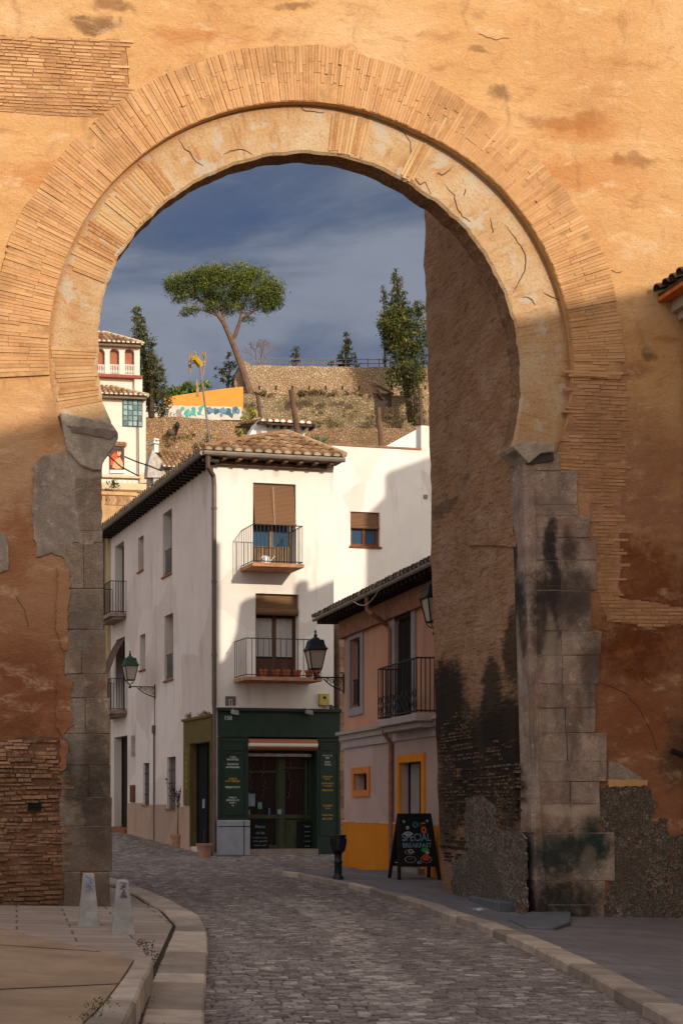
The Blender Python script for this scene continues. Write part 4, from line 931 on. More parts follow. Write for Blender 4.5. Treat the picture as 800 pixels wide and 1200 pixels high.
# balconies
TER = simple('balcony_tile_edge', S(176, 128, 92), rv=.1)
def balcony(h_, x0, x1, depth, rail_top, n, name='balcony'):
    a0_, _ = WF.hit(x0, 670); a1_, _ = WF.hit(x1, 670); z = h_[2]
    b = MB(WF); b.fb(WF, a0_, a1_, -.02, depth, z-.09, z-.0, .5); bo = b.build(name, TER, wb)
    railing(WF, a0_+.03, a1_-.03, depth-.04, z+.02, rail_top, bo, n, 6); return a0_, a1_, z, bo
zt_ = WF.hit(328, 621, .6)[1]
A0, A1, zB1, _ = balcony(hf['top'], 282, 341, .85, hf['top'][2]+.98, 13)
C0, C1, zB2, _ = balcony(hf['mid'], 274, 362, .85, hf['mid'][2]+.98, 13)
POT = simple('terracotta', S(168, 88, 56), .15, 12, .8, .2, rv=.25)
pots0 = None
for i, x in enumerate((309, 324, 336, 349, 362, 371)):
    a, _ = WF.hit(x, 790, .72); q = WF.p(a, .70, zB2)
    lab = ['terracotta pot at the left end of the row on the lower balcony', 'second terracotta pot from the left on the lower balcony', 'third terracotta pot from the left on the lower balcony', 'fourth terracotta pot from the left on the lower balcony', 'terracotta pot just left of the rightmost pot on the lower balcony', 'terracotta pot at the right end of the lower balcony by the lantern'][i]
    if pots0 is None:
        pots0 = thing('flower_pot', lab, 'flower pot', q, 'terracotta pots on the lower balcony')
        m = MB(); m.lathe(q, [(.065, 0), (.09, .15), (.105, .15), (.105, .2), (.09, .2), (.085, .17)], 14); m.build('pot', POT, pots0, smooth=True)
        m = MB(); m.lathe(q, [(.08, .15), (.085, .178), (.03, .185)], 12); m.build('soil', DIRT, pots0)
    else: copy_thing(pots0, q, lab)
cat_q = WF.p(WF.hit(311, 660, .5)[0], .55, zB1)
wc = thing('watering_can', 'small white can standing behind the railing of the upper balcony', 'can', cat_q)
m = MB(); m.lathe(cat_q, [(.08, 0), (.085, .02), (.08, .2), (.06, .22)], 12); m.build('body', WHM, wc, smooth=True)
m = MB(); m.tube([cat_q+Vector((.07, 0, .06)), cat_q+Vector((.2, 0, .2)), cat_q+Vector((.22, 0, .24))], [.02, .012, .02], 6); m.build('spout', WHM, wc)
m = MB(); m.tube([cat_q+Vector((-.07, 0, .05)), cat_q+Vector((-.15, 0, .12)), cat_q+Vector((-.1, 0, .22)), cat_q+Vector((0, 0, .24))], .01, 6); m.build('handle', WHM, wc)
# small fittings over the shop
m = MB(WF); x0, x1, z0, z1 = WF.rect(373, 813, 384, 827); m.fb(WF, x0, x1, -.01, .1, z0, z1, .5); ab = m.build('alarm_box', simple('alarm_yellow', S(196, 176, 96), rv=0), wb, bevel=.01)
m = MB(WF); m.fb(WF, lerp(x0, x1, .35), lerp(x0, x1, .65), .1, .106, lerp(z0, z1, .55), lerp(z0, z1, .75)); m.build('alarm_mark', BLK, ab)
m = MB(WF); q = WF.p(WF.hit(386, 827)[0], .12, WF.hit(386, 827)[1]); m.tube([q+WF.n*-.12, q, q+WF.n*.03], .02, 6); m.lathe(q+Vector((0, 0, -.07)), [(.02, -.03), (.06, 0), (.06, .05), (.02, .07)], 10); m.build('camera_dome', simple('camera_grey', S(90, 90, 94), rv=0), wb)
m = MB(WF)
for r_ in ((264, 816, 276, 819), (264, 819, 268, 827), (269.5, 820, 271, 827), (272.5, 819, 276, 827)):
    x0, x1, z0, z1 = WF.rect(*r_); m.fb(WF, x0, x1, -.01, .02, z0, z1)
m.build('gas_grille', simple('grille_grey', S(112, 104, 104), rv=.1), wb)
# ------------------------------------------------------------------ shopfront
sf = MB(WF); R_ = WF.rect
def fbr(m, r_, d0, d1, fr=WF): x0, x1, z0, z1 = fr.rect(*r_); m.fb(fr, x0, x1, d0, d1, z0, z1, .5)
fbr(sf, (255, 833, 396.5, 863), -.01, .09); fbr(sf, (254, 830.5, 397, 834), -.01, .17); fbr(sf, (255, 861, 396.5, 864), .09, .12)
fbr(sf, (255, 864, 290, 961), -.01, .08); fbr(sf, (370, 864, 396.5, 1003), -.01, .08)
for x0, x1 in ((258.5, 287), (373, 394.5)):
    yb = 954 if x0 < 300 else 978
    for r_ in ((x0, 867.5, x1, 869), (x0, 878, x1, 879.5), (x0, 869, x0+1.3, 878), (x1-1.3, 869, x1, 878), (x0, 883, x1, 884.3), (x0, yb, x1, yb+1.3), (x0, 884, x0+1.3, yb), (x1-1.3, 884, x1, yb)): fbr(sf, r_, .08, .1)
sf.build('shopfront', GREEN, wb)
m = MB(WF); fbr(m, (252.5, 961, 291, 1003), -.02, .16); m.build('marble_plinth', simple('grey_marble', S(150, 152, 158), .12, 3, .5, .1, rv=0), wb, bevel=.03)
m = MB(WF); fbr(m, (253, 968, 291.5, 969), .15, .163); fbr(m, (283, 962, 284, 1002), .15, .163); m.build('plinth_joint', BLK, wb)
hS = hf['shop']; zS0 = WF.hit(330, 995)[1]
m = MB(WF); m.fb(WF, hS[0]-.03, hS[1]+.03, -.36, .1, -.3, zS0); m.build('threshold', KERB, wb); hS = (hS[0], hS[1], zS0, hS[3])
m = MB(WF); m.fb(WF, hS[0], hS[0]+.02, -.34, .02, hS[2], hS[3]); m.fb(WF, hS[1]-.02, hS[1], -.34, .02, hS[2], hS[3]); m.fb(WF, hS[0]+.02, hS[1]-.02, -.34, .02, hS[3]-.02, hS[3]); m.build('door_lining', GREEN, wb)
sd_ = opening(WF, hS, wb, .33, GREEN2, GLS, 2, 1, .1, name='shop_door', proud=.08)
m = MB(WF); zK = WF.hit(330, 957)[1]; aM = WF.hit(329, 930, -.3)[0]; aR = WF.hit(357, 930, -.3)[0]
m.fb(WF, hS[0]+.1, aR+.15, -.27, -.235, zK-.05, zK+.05); m.fb(WF, aM-.09, aM+.09, -.32, -.225, hS[2], hS[3]-.5); m.fb(WF, aR-.02, aR+.05, -.32, -.23, hS[2], hS[3]-.5)
m.fb(WF, aM+.12, aR-.04, -.3, -.255, hS[2]+.1, zK-.09); m.fb(WF, aM+.22, aR-.14, -.27, -.24, hS[2]+.3, zK-.2)
zT = WF.hit(330, 905)[1]; m.fb(WF, hS[0]+.1, aM-.09, -.3, -.26, zT, zT+.04); m.fb(WF, aM+.09, aR, -.3, -.26, zT+.1, zT+.14)
m.build('door_leaf', GREEN2, sd_)
CHB = simple('chalk_black', S(16, 17, 18), rv=0, bump=.1); m = MB(WF)
fbr(m, (291.5, 963, 319, 998), -.25, -.225); cb = m.build('chalkboard', CHB, sd_); m = MB(WF); fbr(m, (352, 962, 368.5, 998), -.24, -.215); cb2 = m.build('chalkboard', CHB, sd_)
for (x, y, s_, w_) in ((305, 969, 'Menu', .17), (305, 976, 'del dia', .13), (305, 981, 'ensalada de la casa', .075), (305, 985, 'paella  gazpacho', .085), (305, 990, 'postre o cafe', .085), (360, 968, 'Tapas', .12), (360, 974, 'jamon', .09), (360, 979, 'queso', .09), (360, 985, 'croquetas', .07), (360, 991, 'tortilla', .08)):
    a, z = WF.hit(x, y, -.21); text(s_, WF, a, -.212 if x > 330 else -.222, z-.03, w_*.72, simple('chalk', S(120, 124, 128), rv=0, bump=0) if 'chalk' not in bpy.data.materials else bpy.data.materials['chalk'], cb2 if x > 330 else cb, ext=.0008)
NOT_ = [simple('pale_notice', S(128, 142, 150), rv=0, bump=0), simple('green_notice', S(92, 128, 112), rv=0, bump=0), simple('blue_notice', S(80, 96, 132), rv=0, bump=0)]
for r_, d_, c_ in (((293.5, 930, 303, 945), -.25, 0), ((306, 940, 311, 948), -.25, 1), ((293.5, 949, 297, 955), -.25, 0), ((329, 948.5, 333.5, 954), -.215, 0), ((318.5, 947, 320.5, 955), -.25, 2)):
    m = MB(WF); fbr(m, r_, d_-.005, d_+.005); m.build('door_notice', NOT_[c_], sd_)
m = MB(WF)      # fairy lights inside the glass
for j in range(4):
    a0_ = lerp(hS[0]+.2, hS[1]-.6, j/3)
    for i in range(16):
        a = a0_+random.gauss(0, .03); z = lerp(zK+.5, hS[3]-.6, i/16); q = WF.p(a, -.29, z); m.box(q.x-.008, q.x+.008, q.y-.008, q.y+.008, q.z-.008, q.z+.008)
m.build('bead_string', simple('bead_pale', S(150, 140, 132), rv=.2, bump=0), sd_)
AWN = T('awning_canvas'); zz_ = AWN.xyz(AWN.uv)[1]
za, zb2 = WF.hit(330, 880)[1], WF.hit(330, 866)[1]
cc_ = AWN.ramp(AWN.sm(zz_, za, zb2), [(0, S(150, 108, 84)), (.25, S(150, 108, 84)), (.3, S(220, 210, 190)), (.62, S(226, 216, 200)), (.68, S(168, 106, 74)), (1, S(150, 98, 70))])
AWM = AWN.fin(cc_, .85, None, .1)
m = MB(WF); x0 = WF.hit(289.5, 873)[0]; x1 = WF.hit(369, 873)[0]; zc2 = (za+zb2)/2; rr = (zb2-za)/2
m.tube([WF.p(x0, .05, zc2), WF.p(x1, .05, zc2)], rr, 16); m.build('rolled_awning', AWM, wb, smooth=True)
m = MB(WF); zb3 = WF.hit(330, 885)[1]; m.tube([WF.p(x0+.02, -.05, zb3), WF.p(x1-.1, -.05, zb3)], .045, 8); m.build('awning_bar', simple('bar_white', S(150, 146, 150), rv=0), wb)
for x in (274.5, 361.5):
    m = MB(WF); a, z = WF.hit(x, 834, .2); q = WF.p(a, .28, z); m.tube([WF.p(a-.05, .02, z+.1), WF.p(a-.03, .2, z+.06), q], .012, 5)
    m.hexa([q+WF.u*-.09+Vector((0, 0, -.06)), q+WF.u*.1+Vector((0, 0, -.09)), q+WF.u*.1-WF.n*.1+Vector((0, 0, -.07)), q+WF.u*-.09-WF.n*.1+Vector((0, 0, -.04)), q+WF.u*-.09+Vector((0, 0, .05)), q+WF.u*.09+Vector((0, 0, .03)), q+WF.u*.09-WF.n*.1+Vector((0, 0, .03)), q+WF.u*-.09-WF.n*.1+Vector((0, 0, .05))], .5)
    m.build('sign_light', simple('lamp_grey', S(150, 150, 146), rv=0), wb)
a, z = WF.hit(267.5, 843.5, .1); text('158', WF, a, .092, z, .15, WHT, wb)
for (x, y, s_, w_, mt_) in ((273, 888, 'Y SUS', .085, WHT), (273, 891, 'RACIONES', .085, WHT), (273, 896.5, 'CHURROS', .085, WHT), (273, 900, 'ARTESANOS', .085, WHT), (273, 913.5, 'ZUMOS', .09, GOLD), (273, 916.5, 'NATURALES', .09, GOLD), (273, 923.5, 'DESAYUNOS', .09, WHT),
        (273, 935.5, 'TAPAS Y', .075, WHT), (273, 938.5, 'BOCADILLOS', .075, WHT), (273, 941.5, 'CAFE Y', .075, WHT), (273, 945, 'TE', .075, WHT),
        (384, 886, 'MENU DEL', .08, WHT), (384, 889, 'DIA', .08, WHT), (384, 894, 'VINO', .08, WHT), (384, 897, 'TINTO', .08, WHT), (384, 911, 'CERVEZAS', .08, GOLD), (384, 914, 'FRIAS', .08, GOLD), (384, 919, 'ENSALADAS', .08, GOLD), (384, 922, 'Y CARNES', .07, GOLD), (384, 927, 'PESCADOS', .08, GOLD),
        (384, 945, 'HELADOS', .08, GOLD), (384, 948, 'CASA', .07, GOLD), (384, 956, 'COCKTAILS', .075, GOLD), (384, 960.5, 'BATIDOS', .085, GOLD)):
    a, z = WF.hit(x, y, .1); text(s_, WF, a, .082, z, w_*.78, mt_, wb, ext=.001)
# white annex behind
AF = FR(440, 38.6, WA); an = thing('white_annex', 'plain white building wall with one small brown window behind the corner building', 'building', AF.p(0, 0, .3))
aL = AF.hit(384, 600)[0]; aR_ = AF.hit(640, 600)[0]; zA = AF.hit(440, 524.5)[1]; hw = AF.rect(410.5, 600, 445, 640.5)
m = MB(AF); wallh(m, AF, aL, aR_, -.3, zA, [(*hw, .16)]); p = AF.p
for q in ([p(aL, 0, -.3), p(aL, -6, -.3), p(aL, -6, zA), p(aL, 0, zA)], [p(aL, -6, -.3), p(aR_, -6, -.3), p(aR_, -6, zA), p(aL, -6, zA)], [p(aL, 0, zA), p(aR_, 0, zA), p(aR_, -6, zA), p(aL, -6, zA)]): m.face(q, None, .5)
m.build('wall', WW, an)
o = opening(AF, hw, an, .14, simple('window_brown', S(122, 74, 42), rv=.1), GLB, 2, 1, .085, sill=bpy.data.materials['window_brown'])
m = MB(AF); zq = lerp(hw[2], hw[3], .52); m.fb(AF, hw[0]+.03, hw[1]-.03, -.09, -.06, zq, hw[3]-.02, .5); m.tube([AF.p(hw[0]+.03, -.05, zq+.04), AF.p(hw[1]-.03, -.05, zq+.04)], .05, 8); m.build('wooden_blind', BLM, an)
m = MB(AF); m.fb(AF, aL, AF.hit(493, 600)[0], -.25, .03, zA, zA+.05, .5); m.build('coping', simple('coping_tile', S(150, 112, 84), rv=.2), an)
m = MB(AF); x0 = AF.hit(493, 510)[0]; m.fb(AF, x0, aR_, -.3, .005, zA-.01, AF.hit(500, 499)[1], .5)
m.fpoly(AF, [AF.hit(x, y, -2.5) for x, y in [(450, 524), (492, 501), (494, 501), (494, 530), (450, 530)]], -2.7, -2.5); m.build('parapet', WW, an)
m = MB(AF); x0, x1, z0, z1 = AF.rect(496, 580, 500, 584); m.fb(AF, x0, x1, -.01, .04, z0, z1); m.build('junction_box', simple('box_grey', S(150, 136, 126), rv=0), an)
# ------------------------------------------------------------------ pink building
PC_ = P(403, 945, 30.8); PK = FR.at((PC_.x, PC_.y), 3.7-90)
pk = thing('pink_building', 'salmon pink two storey house with a yellow dado and wrought iron balcony', 'building', (PC_.x, PC_.y, g(PC_.x, PC_.y)))
PKU = stucco('salmon_stucco', S(198, 146, 118), S(146, 102, 82), var=.1, amt=.35); PKL = stucco('pink_stucco', S(188, 160, 148), S(146, 118, 108), (2.8, .8, .4), var=.08, amt=.35)
YEL = stucco('yellow_dado', S(204, 124, 30), S(140, 78, 28), (1., .2, .5), var=.08, amt=.35)
sN = PK.hit(515, 900)[0]+2.2; zC = PK.hit(455, 853)[1]; zP = PK.hit(440, 705)[1]; zd_ = PK.hit(420, 964)[1]
hw1 = PK.rect(411.5, 748, 423.5, 829); hfd = PK.rect(464.5, 722, 484, 842); hsm = PK.rect(416, 906.5, 431.5, 926); hdo = PK.rect(469.5, 893, 495.5, 1016)
m = MB(PK); wallh(m, PK, 0, sN, zC, zP+.3, [(*hw1, .2), (*hfd, .1)]); m.build('upper_wall', PKU, pk)
m = MB(PK); wallh(m, PK, 0, sN, -.3, zC, [(*hsm, .25), (*hdo, .2)]); m.build('lower_wall', PKL, pk)
p = PK.p; Dp = -6.5
m = MB(PK)
for q in ([p(0, 0, -.3), p(0, Dp, -.3), p(0, Dp, zP+.3), p(0, 0, zP+.3)], [p(sN, 0, -.3), p(sN, Dp, -.3), p(sN, Dp, zP+.3), p(sN, 0, zP+.3)], [p(0, Dp, -.3), p(sN, Dp, -.3), p(sN, Dp, zP+.3), p(0, Dp, zP+.3)]): m.face(q, None, .5)
m.build('end_wall', PKU, pk)
m = MB(PK); m.fb(PK, -.02, hdo[0]-.16, -.01, .03, -.3, zd_, .5); m.fb(PK, hdo[1]+.16, sN, -.01, .03, -.3, zd_, .5); m.build('dado', YEL, pk)
m = MB(PK); m.fb(PK, -.02, hdo[0]-.16, -.01, .04, zd_, zd_+.035, .5); m.build('dado_trim', simple('trim_pale', S(190, 160, 140), rv=0), pk)
COR = simple('grey_trim', S(170, 154, 146), .1, 4, rv=.05)
m = MB(PK); m.fb(PK, -.06, sN, -.01, .10, zC-.12, zC+.0, .5); m.fb(PK, -.1, sN, -.01, .17, zC, zC+.07, .5); m.fb(PK, -.03, sN, -.01, .05, zC-.3, zC-.12, .5); m.build('cornice', COR, pk)
def surround(fr, h_, w, d, mat, parent, name='window_surround', sillw=None, bottom=True):
    m = MB(fr); a0_, a1_, z0, z1 = h_
    m.fb(fr, a0_-w, a0_, -.01, d, z0-(w if bottom else 0), z1+w, .5); m.fb(fr, a1_, a1_+w, -.01, d, z0-(w if bottom else 0), z1+w, .5); m.fb(fr, a0_, a1_, -.01, d, z1, z1+w, .5)
    if bottom: m.fb(fr, a0_, a1_, -.01, d, z0-w, z0, .5)
    return m.build(name, mat, parent)
GRY = simple('grey_surround', S(152, 144, 142), .1, 4, rv=.05)
surround(PK, hw1, .17, .04, GRY, pk)
o = opening(PK, hw1, pk, .2, WOODD, GLS, 2, 1, .06)
m = MB(PK); 
for i in range(26): z = lerp(hw1[2]+.6, hw1[3]-.03, i/26); m.fb(PK, lerp(hw1[0], hw1[1], .5), hw1[1]-.02, -.15, -.12, z, z+.03)
m.build('shutter', simple('shutter_green', S(58, 62, 54), rv=.1), o)
m = MB(PK)
for z in (hw1[2]+.1, hw1[2]+.62): m.tube([PK.p(hw1[0], -.04, z), PK.p(hw1[1], -.04, z)], .014, 5)
for i in range(1, 9): a = lerp(hw1[0], hw1[1], i/9); m.tube([PK.p(a, -.04, hw1[2]+.1), PK.p(a, -.04, hw1[2]+.62)], .01, 5)
m.build('guard_rail', IRON, o)
surround(PK, hfd, .2, .05, GRY, pk, 'door_surround', bottom=False)
am = (hfd[0]+hfd[1])/2; ar_ = (hfd[1]-hfd[0])/2
m = MB(PK); pts = [(am+(ar_+.2)*math.cos(R(q)), hfd[3]+.17+.3*math.sin(R(q))) for q in range(0, 181, 15)]; m.fpoly(PK, pts, -.01, .05); m.build('arched_head', GRY, pk)
m = MB(PK); pts = [(am+ar_*math.cos(R(q)), hfd[3]-.02+.16*math.sin(R(q))) for q in range(0, 181, 15)]; m.fpoly(PK, pts, .04, .054); m.build('arch_recess', simple('recess_black', S(24, 20, 19), rv=0, bump=0), pk)
o = opening(PK, hfd, pk, .1, WOODD, GLS, 2, 1, .06, name='balcony_door')
m = MB(PK)          # vertical slats of the roller shutter
for i in range(9): a = lerp(hfd[0]+.05, hfd[1]-.05, (i+.5)/9); m.fb(PK, a-.035, a+.03, -.045, -.01, hfd[2]+.3, hfd[3]-.1)
m.build('shutter', simple('black_shutter', S(32, 28, 28), rv=.35), o)
b0_, b1_ = PK.hit(443.5, 830, .4)[0], PK.hit(490, 840, .4)[0]; zb_ = hfd[2]
m = MB(PK); m.fb(PK, b0_, b1_, -.02, .46, zb_-.16, zb_-.02, .5); m.fb(PK, b0_+.1, b1_-.1, -.02, .34, zb_-.27, zb_-.16, .5); bo = m.build('balcony', COR, pk, bevel=.012)
railing(PK, b0_+.04, b1_-.04, .42, zb_, zb_+1.0, bo, 15, 5, .011, deco=9)
ORG = simple('orange_surround', S(206, 122, 56), .1, 4, rv=.05)
surround(PK, hsm, .14, .04, ORG, pk); o = opening(PK, hsm, pk, .25, WOODD, GLS, 1, 1, .04)
surround(PK, hdo, .15, .045, simple('amber_surround', S(214, 132, 34), .1, 4, rv=.05), pk, 'door_surround', bottom=False)
o = opening(PK, hdo, pk, .2, simple('dark_joint', S(40, 36, 36), rv=0), simple('grey_door', S(146, 134, 128), .1, 3, .6, rv=0), 2, 1, .02, name='street_door')
m = MB(PK); m.fb(PK, hdo[0]-.15, hdo[1]+.15, -.1, .16, hdo[2]-.5, hdo[2]); m.build('door_step', KERB, pk)
# eave, rafters and roof
ovP = .52; zl = PK.hit(440, 689, ovP)[1]; sl = .36
E0 = PK.p(-.52, ovP, zl); E1 = PK.p(sN, ovP, zl); Wp = Vector((-PK.n.x, -PK.n.y, sl)); Lp = 3.6*math.sqrt(1+sl*sl)
tiles('roof_tiles', E0, PK.u, Wp, [(0, 0), (sN+.52, 0), (sN+.52, Lp), (3.2, Lp)], TILED, pk, sp=.2, r=.08, ends=simple('dirty_mortar', S(168, 150, 130), rv=.3))
Wq = Vector((PK.u.x, PK.u.y, sl)); 
tiles('hip_tiles', PK.p(-.52, ovP-8, zl), -PK.u.cross(Vector((0, 0, 1)))*-1 if False else PK.n, Wq, [(0, 0), (8, 0), (4.4, Lp), (3.6, Lp)], TILED, pk, sp=.2, r=.08)
m = MB(PK); a = -.45
while a < sN: m.fb(PK, a, a+.08, -.02, ovP-.03, zl-.16, zl-.06, random.random()); a += .24
m.build('rafters', WOODD, pk)
m = MB(PK); m.fb(PK, -.5, sN, -.02, ovP, zl-.055, zl-.035, .5); m.fb(PK, -.5, 0, -4, -.02, zl-.055, zl-.035, .5); m.build('soffit', simple('soffit_dark', S(70, 50, 40), rv=0), pk)
m = MB(PK); m.fb(PK, -.02, sN, -.0, .12, zl-.55, zl-.16, .5); m.build('eave_beam', simple('beam_brown', S(146, 100, 76), rv=.1), pk)
m = MB(); m.tube([PK.p(-.52, ovP+.03, zl-.06), PK.p(sN, ovP+.03, zl-.06)], .04, 6); m.build('gutter', ZINC, pk)
m = MB(); s1 = PK.hit(434, 700, .45)[0]; s2 = PK.hit(457, 760, .07)[0]
m.tube([PK.p(s1, ovP, zl-.08), PK.p(s1, ovP, zl-.36), PK.p(s1+.1, ovP-.05, zl-.44), PK.p(s2-.1, .1, zl-.66), PK.p(s2, .07, zl-.8), PK.p(s2, .07, zC+.1), PK.p(s2, .2, zC+.05), PK.p(s2, .2, zC-.1), PK.p(s2, .06, zC-.35), PK.p(s2, .06, .3)], .045, 8); m.build('downpipe', simple('pink_pipe', S(140, 96, 78), rv=0), pk)
m = MB(); m.tube([PK.p(lerp(2.6, 4.2, i/8), ovP+.08, zl-.1-.18*math.sin(math.pi*i/8)) for i in range(9)], .008, 5); m.build('loose_cable', MORT, pk)
# narrow stone house between them
NF = FR.at((WF.o-WF.n*.02).xy, WA); nh = thing('stone_house', 'narrow old house of rough stone wedged between the green shop and the pink house', 'building', NF.p(0, 0, .2))
brs = mat_brick('stone_quoin', [S(140, 112, 94), S(176, 148, 126), S(158, 126, 104), S(120, 94, 78)], False)
x0, x1 = NF.hit(397.5, 850)[0], NF.hit(430, 850)[0]; zt3 = NF.hit(400, 726)[1]
m = MB(NF); m.fb(NF, x0+.01, x1, -2, 0, -.3, zt3, .5); m.build('wall', simple('old_house_plaster', S(160, 130, 110), rv=0, bump=.8, bd=.02), nh)
m = MB(NF); z = 0
while z < zt3-.7:
    h_ = random.uniform(.16, .34); m.fb(NF, x0, x0+random.uniform(.1, .2), -.02, random.uniform(.02, .05), z, z+h_-.015); m.fb(NF, x0+.21, x1, -.02, random.uniform(.01, .04), z, z+h_-.015); z += h_
m.build('stonework', brs, nh)
m = MB(NF); 
for i in range(5): z = zt3-.1-i*.09; m.fb(NF, x0+.03, x0+.3, -.01, .05, z-.05, z)
m.build('louvre', simple('louvre_white', S(200, 192, 184), rv=0), nh)
# cream house further up the street on the left
cf = WS.p(sL, 0, 0); CH = FR.at((cf.x, cf.y), WA-90-2)
chh = thing('cream_house', 'narrow strip of cream house with a drainpipe beyond the white corner building', 'building', (cf.x, cf.y, .8))
zt4 = CH.hit(124, 628)[1]; m = MB(CH); m.fb(CH, -7, -.02, -5, .12, .2, zt4, .5); m.build('wall', stucco('cream_stucco', S(196, 174, 128), S(140, 118, 88)), chh)
m = MB(CH); m.fb(CH, -7, -.03, .1, .16, .2, 2.1, .5); m.build('dado', simple('slate_dado', S(70, 78, 84), rv=0), chh)
m = MB(); m.tube([CH.p(-.25, .2, zt4-.1), CH.p(-.25, .2, 1.)], .05, 6); m.build('downpipe', PIPE, chh)
tiles('roof_tiles', CH.p(-7, .45, zt4), CH.u, Vector((-CH.n.x, -CH.n.y, .35)), [(0, 0), (6.9, 0), (6.9, 4), (0, 4)], TILE, chh)
# yellow house right against the gate
YP = G_.p(gh(799, 500)[0], .02, 0); YH = FR.at((YP.x, YP.y), 4.6-90)
yh = thing('yellow_house', 'yellow walled house with a tiled eave touching the right side of the gate', 'building', (YP.x, YP.y, -.2))
zy = YH.hit(799, 368)[1]; m = MB(YH); m.fb(YH, .02, 9, -5, 0, -.4, zy, .5); m.build('wall', stucco('ochre_yellow', S(206, 170, 100), S(150, 118, 70)), yh)
m = MB(YH); m.fb(YH, .03, 9, 0, .1, zy-.12, zy+.0, .5); m.fb(YH, .03, 9, 0, .2, zy, zy+.16, .5); m.build('cornice', COR, yh)
zy2 = zy+.2; m = MB(YH); m.fb(YH, .0, 9.1, 0, .40, zy+.16, zy2+.02, .5); m.build('eave_board', simple('orange_board', S(188, 104, 50), rv=0), yh)
tiles('roof_tiles', YH.p(0, .42, zy2+.1), YH.u, Vector((-YH.n.x, -YH.n.y, .34)), [(.02, 0), (9.1, 0), (9.1, 3.4), (.02, 3.4)], TILED, yh, sp=.2, r=.085)
# house across the square, behind the viewer: its roof edge throws the shadow on the gate
EL, AZ = R(20), R(28); SD = Vector((math.sin(AZ)*math.cos(EL), -math.cos(AZ)*math.cos(EL), math.sin(EL)))
Hh = 18.
q1 = G_.q(0, 505); q2 = G_.q(768, 336)
q1 = q1+SD*((Hh-q1.z)/SD.z); q2 = q2+SD*((Hh-q2.z)/SD.z); dq = (q2-q1); dq.z = 0; dq.normalize(); nq = Vector((dq.y, -dq.x, 0))
EB = stucco('opposite_stucco', S(214, 190, 160), S(150, 120, 96))
ob_ = thing('square_house', 'plain pale block of flats standing across the square behind the viewer', 'building', (q1.x, q1.y, 0))
e0, e1 = q1-dq*26, q2+dq*5
m = MB(); m.prism([Vector((q.x, q.y, -.4)) for q in (e0, e1, e1+nq*9, e0+nq*9)], (0, 0, Hh+.4)); m.build('wall', EB, ob_)
m = MB(); dm_ = (e1-e0).normalized()
for fl_ in range(5):
    for i in range(9):
        c = e0+dm_*(2.2+i*3.6); c = Vector((c.x, c.y, 1.2+fl_*3.3)); m.hexa([c, c+dm_*1.1, c+dm_*1.1-nq*.06, c-nq*.06][::-1]+[q+Vector((0, 0, 1.7)) for q in [c, c+dm_*1.1, c+dm_*1.1-nq*.06, c-nq*.06][::-1]])
m.build('window', GLS, ob_)
# ------------------------------------------------------------------ street lanterns
GRN = simple('lamp_green', S(26, 62, 44), .15, 6, .45, .1, rv=0, spec=.5); LGL = simple('frosted_glass', S(176, 162, 146), .06, 5, .35, 0, rv=0, spec=.5)
def lantern(label, c, wall_pt, dirw, hs_=1., top=GRN, bracket=True):
    """c: bottom centre of the glass body; dirw: horizontal unit vector from the lamp to the wall"""
    t_ = thing('street_lantern', label, 'street lamp', wall_pt, 'bracket street lanterns')
    a45 = math.pi/4*0; m = MB(); H = .42*hs_; rt, rb = .27*hs_, .16*hs_
    rot = math.atan2(dirw.y, dirw.x)
    def corners(r, z): return [c+Vector((r*math.cos(rot+math.pi/4+q*math.pi/2), r*math.sin(rot+math.pi/4+q*math.pi/2), z)) for q in range(4)]
    m.hexa(corners(rb*.95, 0)+corners(rt*.95, H)); m.build('glass', LGL, t_)
    m = MB(); A_, B_ = corners(rb, 0), corners(rt, H)
    for i in range(4): m.tube([A_[i], B_[i]], .014, 5); m.tube([A_[i], A_[(i+1) % 4]], .014, 5); m.tube([B_[i], B_[(i+1) % 4]], .018, 5)
    m.build('frame', IRON, t_)
    m = MB(); m.hexa(corners(rt*1.18, H)+corners(rt*1.08, H+.05)); m.hexa(corners(rt*1.0, H+.05)+corners(rt*.82, H+.17)); m.hexa(corners(rt*.86, H+.17)+corners(rt*.74, H+.23))
    m.lathe(c+Vector((0, 0, H)), [(.1, .23), (.085, .27), (.03, .30), (.045, .335), (.03, .36), (.014, .38), (.03, .42), (.006, .46)], 10); m.build('cap', top, t_)
    if bracket:
        m = MB(); zb = -.19; L = (wall_pt-c); L.z = 0; L = L.length
        m.lathe(c+Vector((0, 0, zb)), [(.03, -.05), (.05, -.02), (.03, .02), (.018, .05), (.03, .06)], 8)
        for q in range(4): 
            e_ = A_[q]; m.tube([e_, lerp(e_, c+Vector((0, 0, -.06)), .25)+Vector((0, 0, -.06)), lerp(e_, c, .7)+Vector((0, 0, -.11)), c+Vector((0, 0, -.13))], .01, 5)
        w = Vector((dirw.x, dirw.y, 0)); b = c+Vector((0, 0, zb))
        m.tube([b, b+w*L], .018, 6); m.tube([b+w*(L-.015)+Vector((0, 0, .08)), b+w*(L-.015)+Vector((0, 0, -.36))], .022, 6)
        m.tube([b+w*(.28*L)+Vector((0, 0, -.03)), b+w*(.5*L)+Vector((0, 0, -.16)), b+w*(.75*L)+Vector((0, 0, -.25)), b+w*(L-.03)+Vector((0, 0, -.30))], .015, 6)
        for (x, z, r_) in ((.42, -.06, .045), (.56, -.09, .06), (.72, -.11, .085), (.86, -.2, .07), (.88, -.07, .05)):
            m.tube([b+w*(x*L+r_*math.cos(q_)*(1-q_*.09))+Vector((0, 0, z+r_*math.sin(q_)*(1-q_*.09))) for q_ in [i*.55 for i in range(17)]], .009, 4)
        m.build('bracket', IRON, t_)
    return t_
